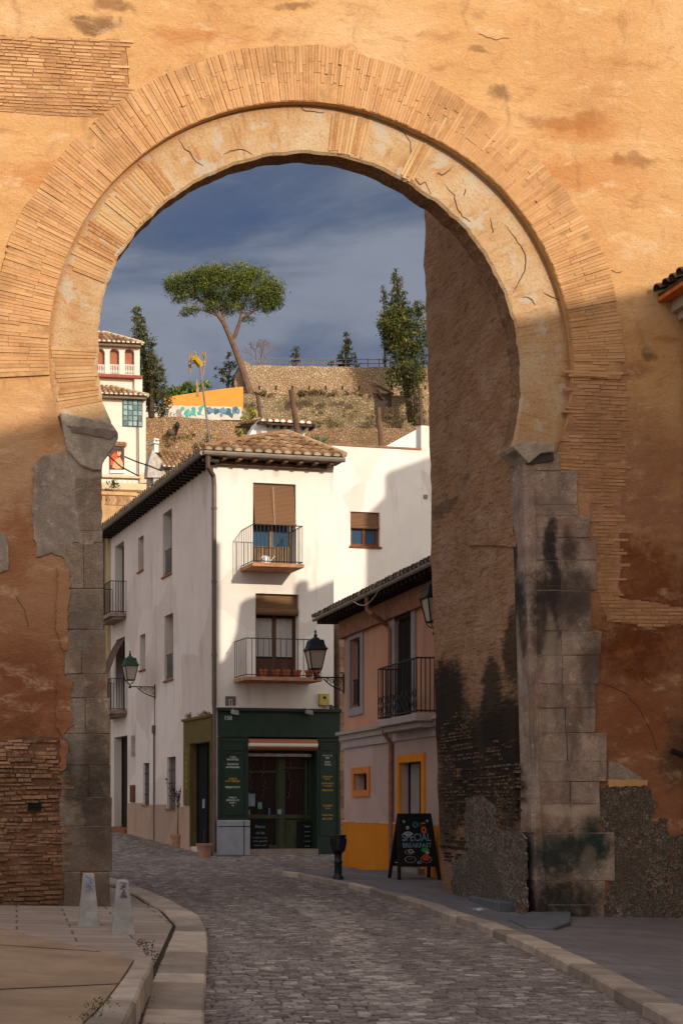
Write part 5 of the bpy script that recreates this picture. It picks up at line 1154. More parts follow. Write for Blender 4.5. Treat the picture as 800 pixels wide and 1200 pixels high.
def lamp_at(label, fr, px, py, dout, **kw):
    a, z = fr.hit(px, py, dout); c = fr.p(a, dout, z); w = fr.p(a, 0, z-.25); return lantern(label, c, w, -fr.n, **kw)
lamp_at('green capped lantern on a scrolled bracket on the side wall of the white building', WS, 152.5, 797, .78)
lamp_at('dark lantern hanging on a scrolled bracket in front of the green shop', PK, 369.5, 784, .66, top=simple('lamp_dark_blue', S(24, 34, 40), rv=0, spec=.5))
nx0 = PK.hit(509, 722, .35); cN = PK.p(nx0[0], .35, nx0[1]-.1); lantern('dark lantern half hidden behind the edge of the gate passage', cN, PK.p(nx0[0], 0, nx0[1]-.3), -PK.n, top=IRON)
# cable down the side wall below the left lantern
m = MB(); a_ = WS.hit(182, 850)[0]; m.tube([WS.p(a_, .02, WS.hit(182, 806)[1]), WS.p(a_, .02, WS.hit(181, 850)[1])], .012, 5); m.tube([WS.p(a_, .04, WS.hit(181, 850)[1]), WS.p(a_, .04, .5)], .026, 6); m.lathe(WS.p(a_, .05, WS.hit(181, 855)[1]), [(.06, -.12), (.06, .12)], 8); m.build('cable_pipe', PIPE, wb)
# ------------------------------------------------------------------ street furniture
GRA = simple('bollard_granite', S(158, 152, 146), .2, 7, .85, .8, .012, rv=.1)
def bollard(label, px, py, h, paint):
    b = G(px, py, .105); t_ = thing('stone_bollard', label, 'bollard', b, 'stone bollards on the left pavement')
    m = MB(); c45 = math.pi/4
    m.lathe(b+Vector((0, 0, -.02)), [(.178, 0), (.185, .02), (.176, .05), (.125, h*.6), (.098, h-.05), (.088, h-.012), (.07, h)], 4, rot=0, r=.5)
    o = m.build('shaft', GRA, t_, bevel=.018)
    m = MB(); rr = lambda z: .0665+(h-z)*.076
    pp = []
    for i in range(paint[1]):
        z = h-.05-.19*i/paint[1]+random.uniform(-.03, .03); x = (.05 if i % 2 else -.045)*random.uniform(.3, 1.); pp.append(b+Vector((x, -rr(z)-.004, z)))
    m.tube(pp, .006, 4)
    m.build('paint_mark', paint[0], t_); return t_
bollard('tapered granite bollard with a pale blue paint smear in front of the left pier', 104, 1084, .64, (simple('paint_pale_blue', S(160, 182, 210), rv=.2, bump=0), 16))
bollard('tapered granite bollard with purple scribbles right of the left pier', 144, 1093, .62, (simple('paint_purple', S(120, 84, 130), rv=.2, bump=0), 16))
# cast iron bollard on the right kerb
b = G(396, 1030, .1); cb_ = thing('iron_bollard', 'black cast iron bollard with a wide fluted head on the kerb by the shop', 'bollard', b)
CI = simple('cast_iron', S(20, 21, 22), .2, 10, .5, .3, rv=0, spec=.45)
KS = .78; m = MB(); m.lathe(b, [(r_*KS, z_*KS) for r_, z_ in [(.125, 0), (.125, .04), (.1, .07), (.085, .12), (.085, .14), (.083, .36), (.1, .38), (.1, .41), (.08, .43), (.084, .56), (.1, .60)]], 16); m.build('stem', CI, cb_, smooth=True)
m = MB(); m.lathe(b, [(r_*KS, z_*KS) for r_, z_ in [(.07, .58), (.10, .62), (.15, .65), (.168, .70), (.17, .80), (.172, .99), (.188, .995), (.188, 1.03), (.165, 1.035), (.14, 1.02), (.02, 1.02)]], 16); hd = m.build('head', CI, cb_, smooth=True)
m = MB()
for q in range(12):
    a = q*math.pi/6; d = Vector((math.cos(a), math.sin(a), 0)); m.tube([b+(d*.15+Vector((0, 0, .70)))*KS, b+(d*.182+Vector((0, 0, .82)))*KS, b+(d*.186+Vector((0, 0, .95)))*KS], .013, 6)
m.build('flute', CI, hd)
# sandwich board
sb = G(485, 1030, .1); SBF = FR.at((sb.x, sb.y), 8); SBF.o.z = sb.z
sbt = thing('sandwich_board', 'black sandwich board chalked SPECIAL BREAKFAST with drawings of food', 'sign', sb)
KB = .83; H_ = 1.2; w0, w1 = .32, .41; FRM = simple('board_frame', S(24, 20, 20), rv=.1)
def tilt(a, z, off=0., side=1): return SBF.p(a, side*(.22*(1-z/H_))+off, z)
for side in (1, -1):
    m = MB(); zb = .25; q = lambda a, z, o_: SBF.p(a, side*(.22*(1-z/H_))+o_, z); wa = lambda z: lerp(w1, w0, z/H_)
    m.hexa([q(-wa(zb)+.04, zb, .012*1), q(wa(zb)-.04, zb, .012), q(wa(zb)-.04, zb, -.012), q(-wa(zb)+.04, zb, -.012), q(-wa(H_)+.04, H_-.02, .012), q(wa(H_)-.04, H_-.02, .012), q(wa(H_)-.04, H_-.02, -.012), q(-wa(H_)+.04, H_-.02, -.012)]); pn = m.build('panel', CHB, sbt)
    for s_ in (-1, 1):
        m = MB(); f_ = lambda z, e, o_: q(s_*(wa(z)-e), z, o_)
        m.hexa([f_(0, 0, .02), f_(0, .055, .02), f_(0, .055, -.02), f_(0, 0, -.02), f_(H_, 0, .02), f_(H_, .055, .02), f_(H_, .055, -.02), f_(H_, 0, -.02)]); m.build('leg', FRM, sbt)
    for z in (.23, H_-.05):
        m = MB(); c4 = [q(-wa(z)+.055, z, .018), q(wa(z)-.055, z, .018), q(wa(z)-.055, z, -.018), q(-wa(z)+.055, z, -.018)]
        m.hexa(c4+[v_+Vector((0, 0, .05)) for v_ in c4]); m.build('rail', FRM, sbt)
    if side == 1: front = pn
m = MB(); m.tube([SBF.p(-.3, .15, .3), SBF.p(-.3, -.15, .3)], .008, 5); m.build('stay', MORT, sbt)
class SlF:                    # tilted frame of the front panel
    def __init__(s): s.u = SBF.u
    def p(s, a, d, z): return SBF.p(a, .22*(1-z/H_)+d+.013, z)
SLF = SlF(); CHK = simple('chalk_blue', S(110, 138, 160), rv=.1, bump=0)
text('SPECIAL', SLF, 0, .002, .70, .155, CHK, front, ext=.0005, sy=1.25); text('BREAKFAST', SLF, 0, .002, .58, .108, CHK, front, ext=.0005, sy=1.1)
def disc(px_, pz, rx, rz, col, n=18, hole=None, name='chalk_drawing', d=.003):
    m = MB(); P_ = lambda r, q: SLF.p((px_+rx*r*math.cos(q))*KB*.93, d, (pz+rz*r*math.sin(q))*KB)
    for i in range(n):
        q0, q1_ = 2*math.pi*i/n, 2*math.pi*(i+1)/n; r0 = hole or 0.001
        m.face([P_(r0, q0), P_(1, q0), P_(1, q1_), P_(r0, q1_)])
    m.build(name, col, front)
cw, cg_, cr_, co_, cbr = (simple(n_, c_, rv=.1, bump=0) for n_, c_ in (('chalk_grey', S(140, 140, 140)), ('chalk_leaf', S(50, 140, 60)), ('chalk_red', S(170, 60, 48)), ('chalk_orange', S(180, 96, 50)), ('chalk_cocoa', S(70, 48, 36))))
disc(-.19, .44, .14, .075, cw, hole=.88); disc(-.19, .455, .07, .035, cbr, d=.004); disc(.2, .44, .14, .08, cw, hole=.9); disc(.2, .48, .1, .075, cr_, d=.004); disc(.19, .64, .1, .05, cg_); disc(.24, .585, .05, .035, cw, d=.004)
disc(-.2, .60, .12, .05, cw, hole=.85); disc(-.17, .62, .07, .045, cw, d=.0045, hole=.5); disc(.2, 1.08, .065, .08, co_, hole=.45); disc(.13, 1.2, .05, .05, cbr); disc(.2, 1.23, .06, .02, co_); disc(-.2, 1.0, .11, .05, cw, hole=.3); disc(-.2, 1.13, .04, .04, cw)
disc(-.28, 1.27, .035, .035, CHK); disc(.3, 1.28, .035, .03, CHK); disc(.0, 1.2, .08, .07, simple('chalk_teal', S(50, 84, 96), rv=0, bump=0), hole=.35); disc(.02, .37, .05, .03, CHK, hole=.5)
# potted olive and pot by the side door
def pot(q, r, h_, parent):
    m = MB(); m.lathe(q, [(r*.74, 0), (r*.95, h_*.82), (r*1.08, h_*.82), (r*1.1, h_), (r*.92, h_), (r*.9, h_*.86)], 18); m.build('pot', simple('plastic_terracotta', S(164, 122, 98), rv=0) if 'plastic_terracotta' not in bpy.data.materials else bpy.data.materials['plastic_terracotta'], parent, smooth=True)
    m = MB(); m.lathe(q, [(r*.88, h_*.8), (r*.9, h_*.88), (.02, h_*.9)], 12); m.build('soil', DIRT, parent)
q = G(208, 993); op = thing('potted_tree', 'spindly bare sapling in a terracotta coloured pot by the side wall', 'potted plant', q); pot(q, .19, .36, op)
STK = simple('twig_brown', S(82, 68, 56), rv=.2)
m = MB(); tw = []
m.tube([q+Vector((0, 0, .3)), q+Vector((.02, 0, .9)), q+Vector((.03, 0, 1.35))], [.016, .013, .01], 6)
for i in range(26):
    z = random.uniform(1.0, 1.4); a = random.uniform(0, 6.28); L = random.uniform(.25, .7); b = q+Vector((.025, 0, z)); e = b+Vector((math.cos(a)*L*.55, math.sin(a)*L*.4, L*.85)); m.tube([b, lerp(b, e, .5)+Vector((0, 0, -.03)), e], [.007, .005, .003], 4); tw.append((b, e))
m.build('trunk', STK, op); m = MB()
for b, e in tw:
    for _ in range(5):
        c = lerp(b, e, random.uniform(.3, 1)); m.face([c+Vector((random.uniform(-.05, .05), random.uniform(-.05, .05), random.uniform(-.04, .04))) for _ in range(3)])
m.build('crown', simple('olive_leaf', S(74, 72, 54), rv=.3, bump=0), op)
q = G(239, 1005); op = thing('plant_pot', 'low terracotta coloured pot with a bare stick beside the dark side door', 'potted plant', q); pot(q, .19, .36, op); m = MB(); m.tube([q+Vector((0, 0, .3)), q+Vector((.01, 0, .7))], .008, 5); m.build('stem', STK, op)
# ------------------------------------------------------------------ hillside buildings
def pxr(fr, r_, d=0.): return fr.rect(*r_, d)
CRM = simple('cream_render', S(226, 208, 194), .06, .8, rv=0, bump=.3, bd=.02); CRM2 = simple('brick_red_trim', S(150, 84, 66), rv=.1); WPT = simple('white_paint', S(222, 216, 206), .05, rv=0)
TW = FR(140, 100, 8); tw_ = thing('hill_villa', 'tall cream villa with arched belvedere windows and two tiled roofs on the hillside', 'building', TW.q(140, 575))
def fbox(m, fr, r_, d0, d1): x0, x1, z0, z1 = fr.rect(*r_, d1); m.fb(fr, x0, x1, d0, d1, z0, z1, .5)
m = MB(TW); fbox(m, TW, (70, 463, 171, 590), -8, 0); fbox(m, TW, (70, 441, 163, 466), -8, -1.2); fbox(m, TW, (158, 440, 167, 466), -8, -.9)
# belvedere wall with arched openings
x0, x1, z0, z1 = TW.rect(80, 399, 164, 440, -1.0); arcs = []
holes = [TW.rect(cx_-5.7, 408, cx_+5.7, 438, -1.) for cx_ in (100.5, 117.5, 134.5, 152)]
pl = TW.__class__.at((TW.o+TW.n*-1.).xy, 8)
prev = x0
for (h0, h1, hz0, hz1) in holes:
    m.fb(pl, prev, h0, -.3, 0, z0, z1, .5); rr = (h1-h0)/2; cx_ = (h0+h1)/2; zc_ = hz1-rr
    pts = [(h0, z1), (h0, zc_)]+[(cx_-rr*math.cos(R(q)), zc_+rr*math.sin(R(q))) for q in range(15, 180, 15)]+[(h1, zc_), (h1, z1)]
    m.fpoly(pl, pts, -.3, 0, .5); m.fb(pl, h0, h1, -.3, -.1, z0, hz0, .5); prev = h1
m.fb(pl, prev, x1, -.3, 0, z0, z1, .5); m.fb(pl, x0, x1, -7, -.9, z0, z1, .5)
m.build('wall', CRM, tw_)
m = MB(TW); mb_ = MB(TW)
for (h0, h1, hz0, hz1) in holes:
    m.fb(pl, h0, h1, -.42, -.31, hz0, hz1, .5); zb_ = lerp(hz0, hz1, .34)
    for i in range(6): a = lerp(h0, h1, (i+.5)/6); mb_.lathe(pl.p(a, -.12, hz0), [(.03, 0), (.055, .2), (.03, .35), (.04, zb_-hz0)], 6)
    mb_.fb(pl, h0, h1, -.17, -.07, zb_, zb_+.06); mb_.build('balustrade', WPT, tw_); mb_ = MB(TW)
m.build('arched_blind', simple('brick_blind', S(158, 100, 76), .12, 2, rv=.1), tw_); 
m = MB(TW); x0, x1, z0, z1 = TW.rect(75, 438, 167, 441.5, -.8); m.fb(TW, x0, x1, -1.3, -.75, z0, z1, .5); m.build('string_course', CRM2, tw_)
def hip(parent, fr, r_, y_top, inset, depth, d, mat=TILE, sp=.36, ends=WHM, name='roof_tiles', backz=None):
    x0, x1, z0, z1 = fr.rect(r_[0], r_[1]-1, r_[2], r_[1]+1, d); ze = (z0+z1)/2; xt0, xt1 = x0+inset, x1-inset
    run = depth/2; zt = fr.hit(0, y_top, d-run)[1]
    w = Vector((-fr.n.x*run, -fr.n.y*run, zt-ze)); L = w.length
    tiles(name, fr.p(x0, d, ze), fr.u, w, [(0, 0), (x1-x0, 0), (xt1-x0, L), (xt0-x0, L)], mat, parent, sp=sp, r=sp*.4, L=sp*1.9, ends=ends)
    w2 = -fr.u*inset+Vector((0, 0, zt-ze)); m = MB()
    m.face([fr.p(x1, d, ze), fr.p(x1, d-depth, ze), fr.p(xt1, d-run, zt)]); m.face([fr.p(x0, d, ze), fr.p(x0, d-depth, ze), fr.p(xt0, d-run, zt)]); m.face([fr.p(x0, d-depth, ze), fr.p(x1, d-depth, ze), fr.p(xt1, d-run, zt), fr.p(xt0, d-run, zt)])
    m.build('rear_slope', bpy.data.materials['tile_pan'], parent)
    m = MB(); m.tube([fr.p(x0, d, ze), fr.p(xt0, d-run, zt), fr.p(xt1, d-run, zt), fr.p(x1, d, ze)], sp*.42, 6); m.build('ridge_tiles', MORT, parent)
    m = MB(fr); m.fb(fr, x0+.1, x1-.1, d-depth, d-.12, ze-.25, ze-.06, .5); m.build('eave_board', simple('eave_grey', S(116, 100, 84), rv=0) if 'eave_grey' not in bpy.data.materials else bpy.data.materials['eave_grey'], parent)
hip(tw_, TW, (80, 400, 167.5, 0), 384, 2.2, 6.0, -.5)
hip(tw_, TW, (88, 461.5, 174, 0), 446, 2.6, 4.4, .55)
rw = TW.rect(144, 469, 167, 500); o = MB(TW); o.fb(TW, rw[0], rw[1], -.01, .1, rw[2], rw[3], .5); wo = o.build('window', simple('teal_frame', S(70, 96, 98), rv=0), tw_)
m = MB(TW)
for i in range(4):
    for j in range(5):
        a, b = lerp(rw[0], rw[1], (i+.14)/4), lerp(rw[0], rw[1], (i+.86)/4); c, d = lerp(rw[2], rw[3], (j+.1)/5), lerp(rw[2], rw[3], (j+.9)/5); m.fb(TW, a, b, .1, .115, c, d)
m.build('pane', simple('pale_pane', S(140, 160, 160), rv=.5, bump=0), wo)
m = MB(); m.tube([TW.q(162, 492, .2), TW.q(162.5, 560, .2)], .05, 5); m.build('drainpipe', PIPE, tw_)
bn = thing('wall_banner', 'framed picture banner of a reclining figure in red under a small tiled hood', 'banner', TW.q(137, 556, .1))
def fq(name, poly, mat, par, d, fr=TW):
    m = MB(fr); m.fpoly(fr, [fr.hit(x, y) for x, y in poly][::-1], .05, d, .5); return m.build(name, mat, par)
bp = fq('cloth', [(128.5, 526), (145.5, 526), (145.5, 555), (128.5, 555)], simple('banner_dark', S(86, 66, 60), rv=0), bn, .1)
fq('border', [(128.5, 551), (145.5, 551), (145.5, 555), (128.5, 555)], WPT, bp, .115)
sk_ = simple('banner_skin', S(222, 164, 120), rv=0); rd_ = simple('banner_red', S(206, 88, 52), rv=0)
fq('red_shape', [(129.5, 536), (134, 530), (138, 533), (137, 541), (133, 547), (129.5, 545)], rd_, bp, .12); fq('pale_shape', [(134, 540), (140, 536), (143.5, 542), (144, 549), (136, 550), (131, 548)], sk_, bp, .125)
fq('head_shape', [(137, 529), (140, 528), (142, 531), (140, 535), (137.5, 534)], sk_, bp, .125); fq('dark_shape', [(136, 528.5), (140, 526.8), (142.5, 529), (139, 530)], BLK, bp, .128); fq('blue_shape', [(138, 550.5), (144.5, 546), (144.5, 550.5)], simple('banner_blue', S(70, 86, 110), rv=0), bp, .122)
m = MB(TW); x0, x1, z0, z1 = TW.rect(127, 520, 147, 524); m.fb(TW, x0, x1, .0, .5, z0, z1)
for i in range(8): a = lerp(x0, x1, (i+.5)/8); m.tube([TW.p(a, 0, z1+.1), TW.p(a, .6, z0+.12)], .09, 6)
m.build('tiled_hood', TILE, bn)
# terrace with balustrade and honeycomb wall below the villa
TR = FR(150, 88, 8); te = thing('terrace_wall', 'cream terrace wall with a balustrade below the hillside villa', 'wall', TR.q(150, 598))
m = MB(TR); fbox(m, TR, (90, 566, 196, 640), -3, 0); x0, x1, z0, z1 = TR.rect(90, 557, 166, 559.5); m.fb(TR, x0, x1, -.5, .06, z0, z1, .5)
za_ = TR.hit(150, 566)[1]; zb_ = z0
m.fpoly(TR, [TR.hit(x, y) for x, y in [(164, 566), (164, 556), (171, 552), (190, 560), (196, 566)]], -.6, .02, .5)
m.build('wall', simple('terrace_cream', S(202, 182, 148), .1, 1.5, rv=0), te); m = MB()
a = x0
while a < x1: m.lathe(TR.p(a, -.2, za_-.02), [(.05, 0), (.09, (zb_-za_)*.4), (.05, (zb_-za_)*.7), (.07, zb_-za_)], 6); a += .34
m.build('baluster_row', WPT, te)
m = MB(TR); x0, x1, z0, z1 = TR.rect(90, 574, 196, 577); m.fb(TR, x0, x1, -.1, .1, z0, z1); m.build('ledge', TILE, te)
HW = FR(140, 80, 10); hc = thing('honeycomb_wall', 'low garden wall topped by a row of stacked curved tiles', 'wall', HW.q(140, 600))
m = MB(HW); fbox(m, HW, (90, 592, 166, 640), -.6, 0); x0, x1, z0, z1 = HW.rect(90, 576, 160, 580); m.fb(HW, x0, x1, -.5, .08, z0, z1); fbox(m, HW, (90, 580, 124, 592), -.5, -.02); m.build('wall', simple('tile_wall', S(184, 146, 104), .2, 2, rv=.2, bump=.6, bd=.03), hc)
m = MB(HW); za_ = HW.hit(140, 592)[1]; zt_ = z0
for i in range(9):
    a = lerp(HW.hit(124, 586)[0], x1, (i+.5)/9); w_ = .17; m.fpoly(HW, [(a-w_, za_), (a+w_*.3, za_), (a+w_, lerp(za_, zt_, .5)), (a+w_*.3, zt_), (a-w_, zt_), (a-w_*.1, lerp(za_, zt_, .5))], -.4, 0, random.random())
m.build('stacked_tile', TILE, hc)
# small gabled house with a chimney
GH = FR(190, 68, 20); gh_ = thing('chimney_cottage', 'small cottage roof with a white chimney peeping over the corner building eave', 'building', GH.q(190, 570))
m = MB(GH); fbox(m, GH, (180, 546, 206, 640), -.8, 0); m.fpoly(GH, [GH.hit(x, y) for x, y in [(172, 560), (173, 543), (178, 527), (192, 545), (192, 560)]], -.3, .1, .5); m.build('wall', simple('cottage_grey', S(176, 168, 160), rv=0), gh_)
e0 = GH.q(190, 546, .4); e1 = GH.q(210, 548, .4); wv = (GH.q(178, 527, -2.2)-e0); tiles('roof_tiles', e0, GH.u, wv, [(0, 0), (3.2, 0), (3.2, wv.length), (.3, wv.length)], TILE, gh_, sp=.26, r=.1, ends=WHM)
m = MB(GH); fbox(m, GH, (181, 519, 186, 530), -1.6, -1.2); fbox(m, GH, (180.3, 517.5, 187, 519.5), -1.7, -1.1); fbox(m, GH, (181, 515, 182.2, 518), -1.6, -1.2); fbox(m, GH, (185, 515, 186.2, 518), -1.6, -1.2); fbox(m, GH, (180.6, 513.8, 186.6, 515.2), -1.65, -1.15); m.build('chimney', WPT, gh_)
# dormer house behind the corner building
DH = FR(335, 46, 10); dh = thing('roof_house', 'small white roof house with whitewashed tile ends behind the corner building roof', 'building', DH.q(335, 512))
m = MB(DH); fbox(m, DH, (311, 494, 357, 560), -3.4, 0); m.fpoly(DH, [DH.hit(x, y, .1) for x, y in [(291, 512), (304, 489), (313, 496), (313, 560), (291, 560)]], -.4, .1, .5); m.build('wall', simple('roof_house_white', S(224, 218, 210), rv=0), dh)
e0 = DH.q(305, 493.5, .45); e1 = DH.q(366, 494.5, .45); L_ = (e1-e0).length; wv = Vector((-DH.n.x, -DH.n.y, .22))
tiles('roof_tiles', e0, DH.u, wv, [(0, 0), (L_, 0), (L_, 2.6), (0, 2.6)], TILE, dh, sp=.225, r=.1, ends=WHM)
m = MB(DH); zz = DH.hit(335, 497, .2)[1]
for i in range(7): a = DH.hit(311+i*8.5, 497)[0]; m.fb(DH, a, a+.08, -.05, .4, zz-.12, zz); 
m.build('rafters', WOODD, dh)
# ------------------------------------------------------------------ hill walls
def rubblemat(name, a, b, sc, dark, green=None, amt=.5):
    t = T(name); v = t.warp(t.uv, 2, .25); e = t.voro(v, sc, 'DISTANCE_TO_EDGE'); cc = t.xyz(t.voroc(v, sc)); n = t.noise(v, .35, 8, .65); f = t.noise(v, 5, 6, .7)
    c = t.mix(cc[0], a, b); c = t.mix(t.sm(e, .16, .01, 0, .45), c, dark); c = t.mix(t.ma('MULTIPLY', t.sm(f, .45, .7), .5), c, dark); c = t.mix(t.sm(n, .42, .62, 0, amt), c, green or dark)
    return t.fin(c, .95, t.bump(t.ma('ADD', t.sm(e, 0, .15), f), .9, .08), .1)
FA = FR(400, 123.2, 0); FB = FR(400, 120.9, 0); FC = FR(230, 108.4, 0); FD = FR(430, 108.3, 0)
def hillwall(name, label, fr, pts, mat, th=-1.2, cat='wall', amp=.6, pname='masonry', **kw):
    t_ = thing(name, label, cat, fr.q(*pts[-1])); m = MB(fr); m.fpoly(fr, [fr.hit(x, y) for x, y in ragged(pts, 9, amp)], th, 0, .5); m.build(pname, mat, t_); return t_
wA = hillwall('fortress_wall', 'upper ochre fortress wall with small slits and a railing on top', FA, [(281, 429), (300, 428), (420, 430), (520, 431), (620, 431), (620, 470), (281, 470)], rubblemat('upper_masonry', S(172, 148, 118), S(198, 174, 142), 5., S(150, 114, 82)))
m = MB(FA)
for i in range(12): x0, x1, z0, z1 = FA.rect(303+i*19.4, 452, 305+i*19.4, 457); m.fb(FA, x0, x1, -.05, .03, z0, z1)
m.build('slit', simple('slit_dark', S(58, 42, 32), rv=0), wA)
m = MB(); pr = []
for i in range(16):
    x = 288+i*13; b = FA.q(x, 430, -.4); m.tube([b, b+Vector((0, 0, .75))], .05, 5)
for zz in (.36, .72): m.tube([FA.q(288, 430, -.4)+Vector((0, 0, zz)), FA.q(483, 431, -.4)+Vector((0, 0, zz))], .035, 5)
m.build('railing', simple('rail_grey', S(120, 110, 104), rv=0), wA)
m = MB(FA); m.fpoly(FA, [FA.hit(x, y) for x, y in ragged([(276, 470), (275, 444), (279, 430), (287, 424), (293, 428), (294, 470)], 4, 1)], -2, .2, .4); m.build('ruined_turret', bpy.data.materials['upper_masonry'], wA)
RB = rubblemat('lower_masonry', S(150, 132, 104), S(190, 166, 132), 4.6, S(112, 92, 68), S(116, 98, 70), .7)
wB = hillwall('retaining_wall', 'broad lower rubble wall overgrown with dry scrub under the fortress wall', FB, [(283, 462), (340, 461), (438, 462), (520, 464), (620, 464), (620, 545), (283, 545)], RB, amp=.9)
m = MB(FB); m.fpoly(FB, [FB.hit(x, y) for x, y in ragged([(438, 462), (457, 461), (461, 494), (440, 496)], 6, .8)], 0, .06, .5); m.build('dark_niche', simple('niche_dark', S(64, 54, 46), rv=0), wB)
m = MB(FA); 
for a, b in (((436, 450), (449, 468)), ((436, 449), (461, 462)), ((434, 464), (442, 452))): m.tube([FB.q(*a, .2), FB.q(*b, .2)], .12, 5)
m.build('broken_beam', simple('old_beam', S(96, 70, 56), rv=.2), wB)
wD = hillwall('brick_parapet', 'long low brick wall just above the white annex', FD, [(352, 501.5), (520, 502), (620, 502), (620, 550), (352, 550)], rubblemat('brick_masonry', S(150, 118, 90), S(180, 148, 116), 6., S(100, 80, 60), S(120, 100, 74), .7), amp=.5)
wC = hillwall('hillside_wall', 'weathered brick retaining wall below the graffiti wall', FC, [(165, 489), (200, 488), (300, 496), (330, 497), (330, 560), (165, 560)], rubblemat('hill_brick', S(160, 128, 98), S(192, 160, 126), 6., S(132, 102, 76), S(176, 140, 100), .5), amp=.5)
FE = FR(230, 111.6, 0); FO = FR(240, 116, 0)
gw = hillwall('graffiti_wall', 'low white wall covered with turquoise and blue graffiti', FE, [(170, 476), (200, 475), (283, 477), (284, 492), (170, 492)], simple('graffiti_white', S(206, 196, 186), .12, 1.5, rv=0), th=-.4, amp=.3, pname='wall')
cols = [simple('graffiti_grey', S(150, 142, 138), rv=0, bump=0), simple('graffiti_turquoise', S(86, 170, 156), rv=0, bump=0), simple('graffiti_blue', S(110, 138, 166), rv=0, bump=0), WPT, simple('graffiti_deep', S(60, 110, 120), rv=0, bump=0)]
for i in range(44):
    x = 188+i*2.1+random.uniform(-1, 1); y = random.uniform(479, 487); r_ = random.uniform(1.5, 3.6); cm = cols[0] if x < 214 else (cols[1] if x < 238 else cols[2])
    if random.random() < .3: cm = cols[3] if x < 240 else cols[4]
    pts = [(x+r_*math.cos(q)*random.uniform(.6, 1.2), y+r_*1.3*math.sin(q)*random.uniform(.6, 1.2)) for q in [k_*.7 for k_ in range(9)]]
    m = MB(FE); m.fpoly(FE, [FE.hit(a, b) for a, b in pts][::-1], 0, .01+i*.0012, .5); m.build('graffiti', cm, gw)
hillwall('orange_wall', 'sloping bright orange wall above the graffiti wall', FO, [(192, 466), (210, 463), (250, 457), (285, 453), (285, 482), (192, 484)], simple('orange_render', S(214, 146, 62), .06, 1, rv=0), th=-.5, amp=.2, pname='wall')
# ------------------------------------------------------------------ poles, aerial, wires
PW_ = simple('weathered_post', S(104, 76, 60), .2, 3, rv=.1)
for lab, a, b, Y, r_ in (('short leaning wooden post rising left of the small roof house', (302, 464), (308, 512), 52, .085), ('thick wooden post rising in front of the small roof house', (341, 457), (349, 512), 44.2, .1), ('leaning wooden post above the middle of the white annex', (443, 478), (448, 545), 50, .1), ('wooden post beside the gate edge at the right end of the annex', (492, 455), (494.5, 540), 52, .09)):
    p0, p1 = P(*a, Y), P(*b, Y); d = (p1-p0); p2 = p0+d*((p0.z-g(p0.x, Y)+.3)/-d.z); t_ = thing('wooden_post', lab, 'post', p2, 'wooden posts behind the roofs')
    m = MB(); m.tube([p2, lerp(p2, p0, .6)+Vector((.02, 0, 0)), p0], [r_*1.15, r_, r_*.85], 8); m.build('post', PW_, t_)
ANY = 43.; an_b = P(235.5, 531, 37.4); an_b = Vector((an_b.x, an_b.y, zE+.15))
an_b = WS.p(WS.hit(236, 560)[0], -.3, zE+.2); at_ = thing('roof_aerial', 'tall television aerial with yellow and grey elements on the corner building eave', 'aerial', an_b)
YA = an_b.y; top = P(232.5, 414, YA); m = MB(); m.tube([an_b, top], .028, 6); m.tube([P(230, 540, YA), P(234.5, 505, YA)], .014, 5); m.tube([P(241, 540, YA), P(234.5, 505, YA)], .014, 5)
m.build('mast', ZINC, at_); m = MB()
for (x0, y0, x1, y1) in ((221, 414, 222, 437), (224, 414, 223, 436), (241, 412, 238, 440), (238, 414, 241, 424), (228, 412, 233, 428)): m.tube([P(x0, y0, YA), P(x1, y1, YA+.2)], .022, 5)
m.tube([P(221, 426, YA), P(241, 424, YA)], .016, 5)
for i in range(4): m.tube([P(230.4+i*.8, 444+i*3, YA), P(230.4+i*.8, 465, YA)], .012, 4)
m.build('element', simple('aerial_tan', S(186, 150, 110), rv=0), at_)
m = MB(); m.tube([P(228, 419, YA-.1), P(235, 428, YA+.1)], .09, 6); m.tube([P(225, 418, YA-.1), P(231, 423, YA)], .02, 5); m.build('amplifier', simple('aerial_yellow', S(206, 170, 40), rv=0), at_)
dq_ = thing('wall_lamp', 'small round dish and lamp bracket on the hillside brick wall', 'dish', FC.q(203, 512)); m = MB(FC)
c = FC.q(200, 507, .5); m.lathe(c, [(.05, -.3), (.28, -.15), (.33, 0), (.28, .15), (.05, .3)], 12); m.build('dish', simple('dish_grey', S(96, 80, 72), rv=0), dq_); m = MB(); m.tube([FC.q(208, 504, 0), FC.q(206, 510, .4), c], .07, 5); m.lathe(FC.q(208, 500, .3), [(.1, -.2), (.2, 0), (.14, .3), (.02, .42)], 8); m.build('bracket', IRON, dq_)
wr = thing('overhead_wires', 'thin dark cables crossing in front of the villa banner', 'cable', P(150, 560, 60)); m = MB()
for pts in ([(110, 505), (124, 531), (142, 547), (163, 558)], [(146, 535), (160, 541), (175, 546), (190, 552)]): m.tube([P(x, y, 60) for x, y in pts], .03, 4)
m.build('cable', IRON, wr)
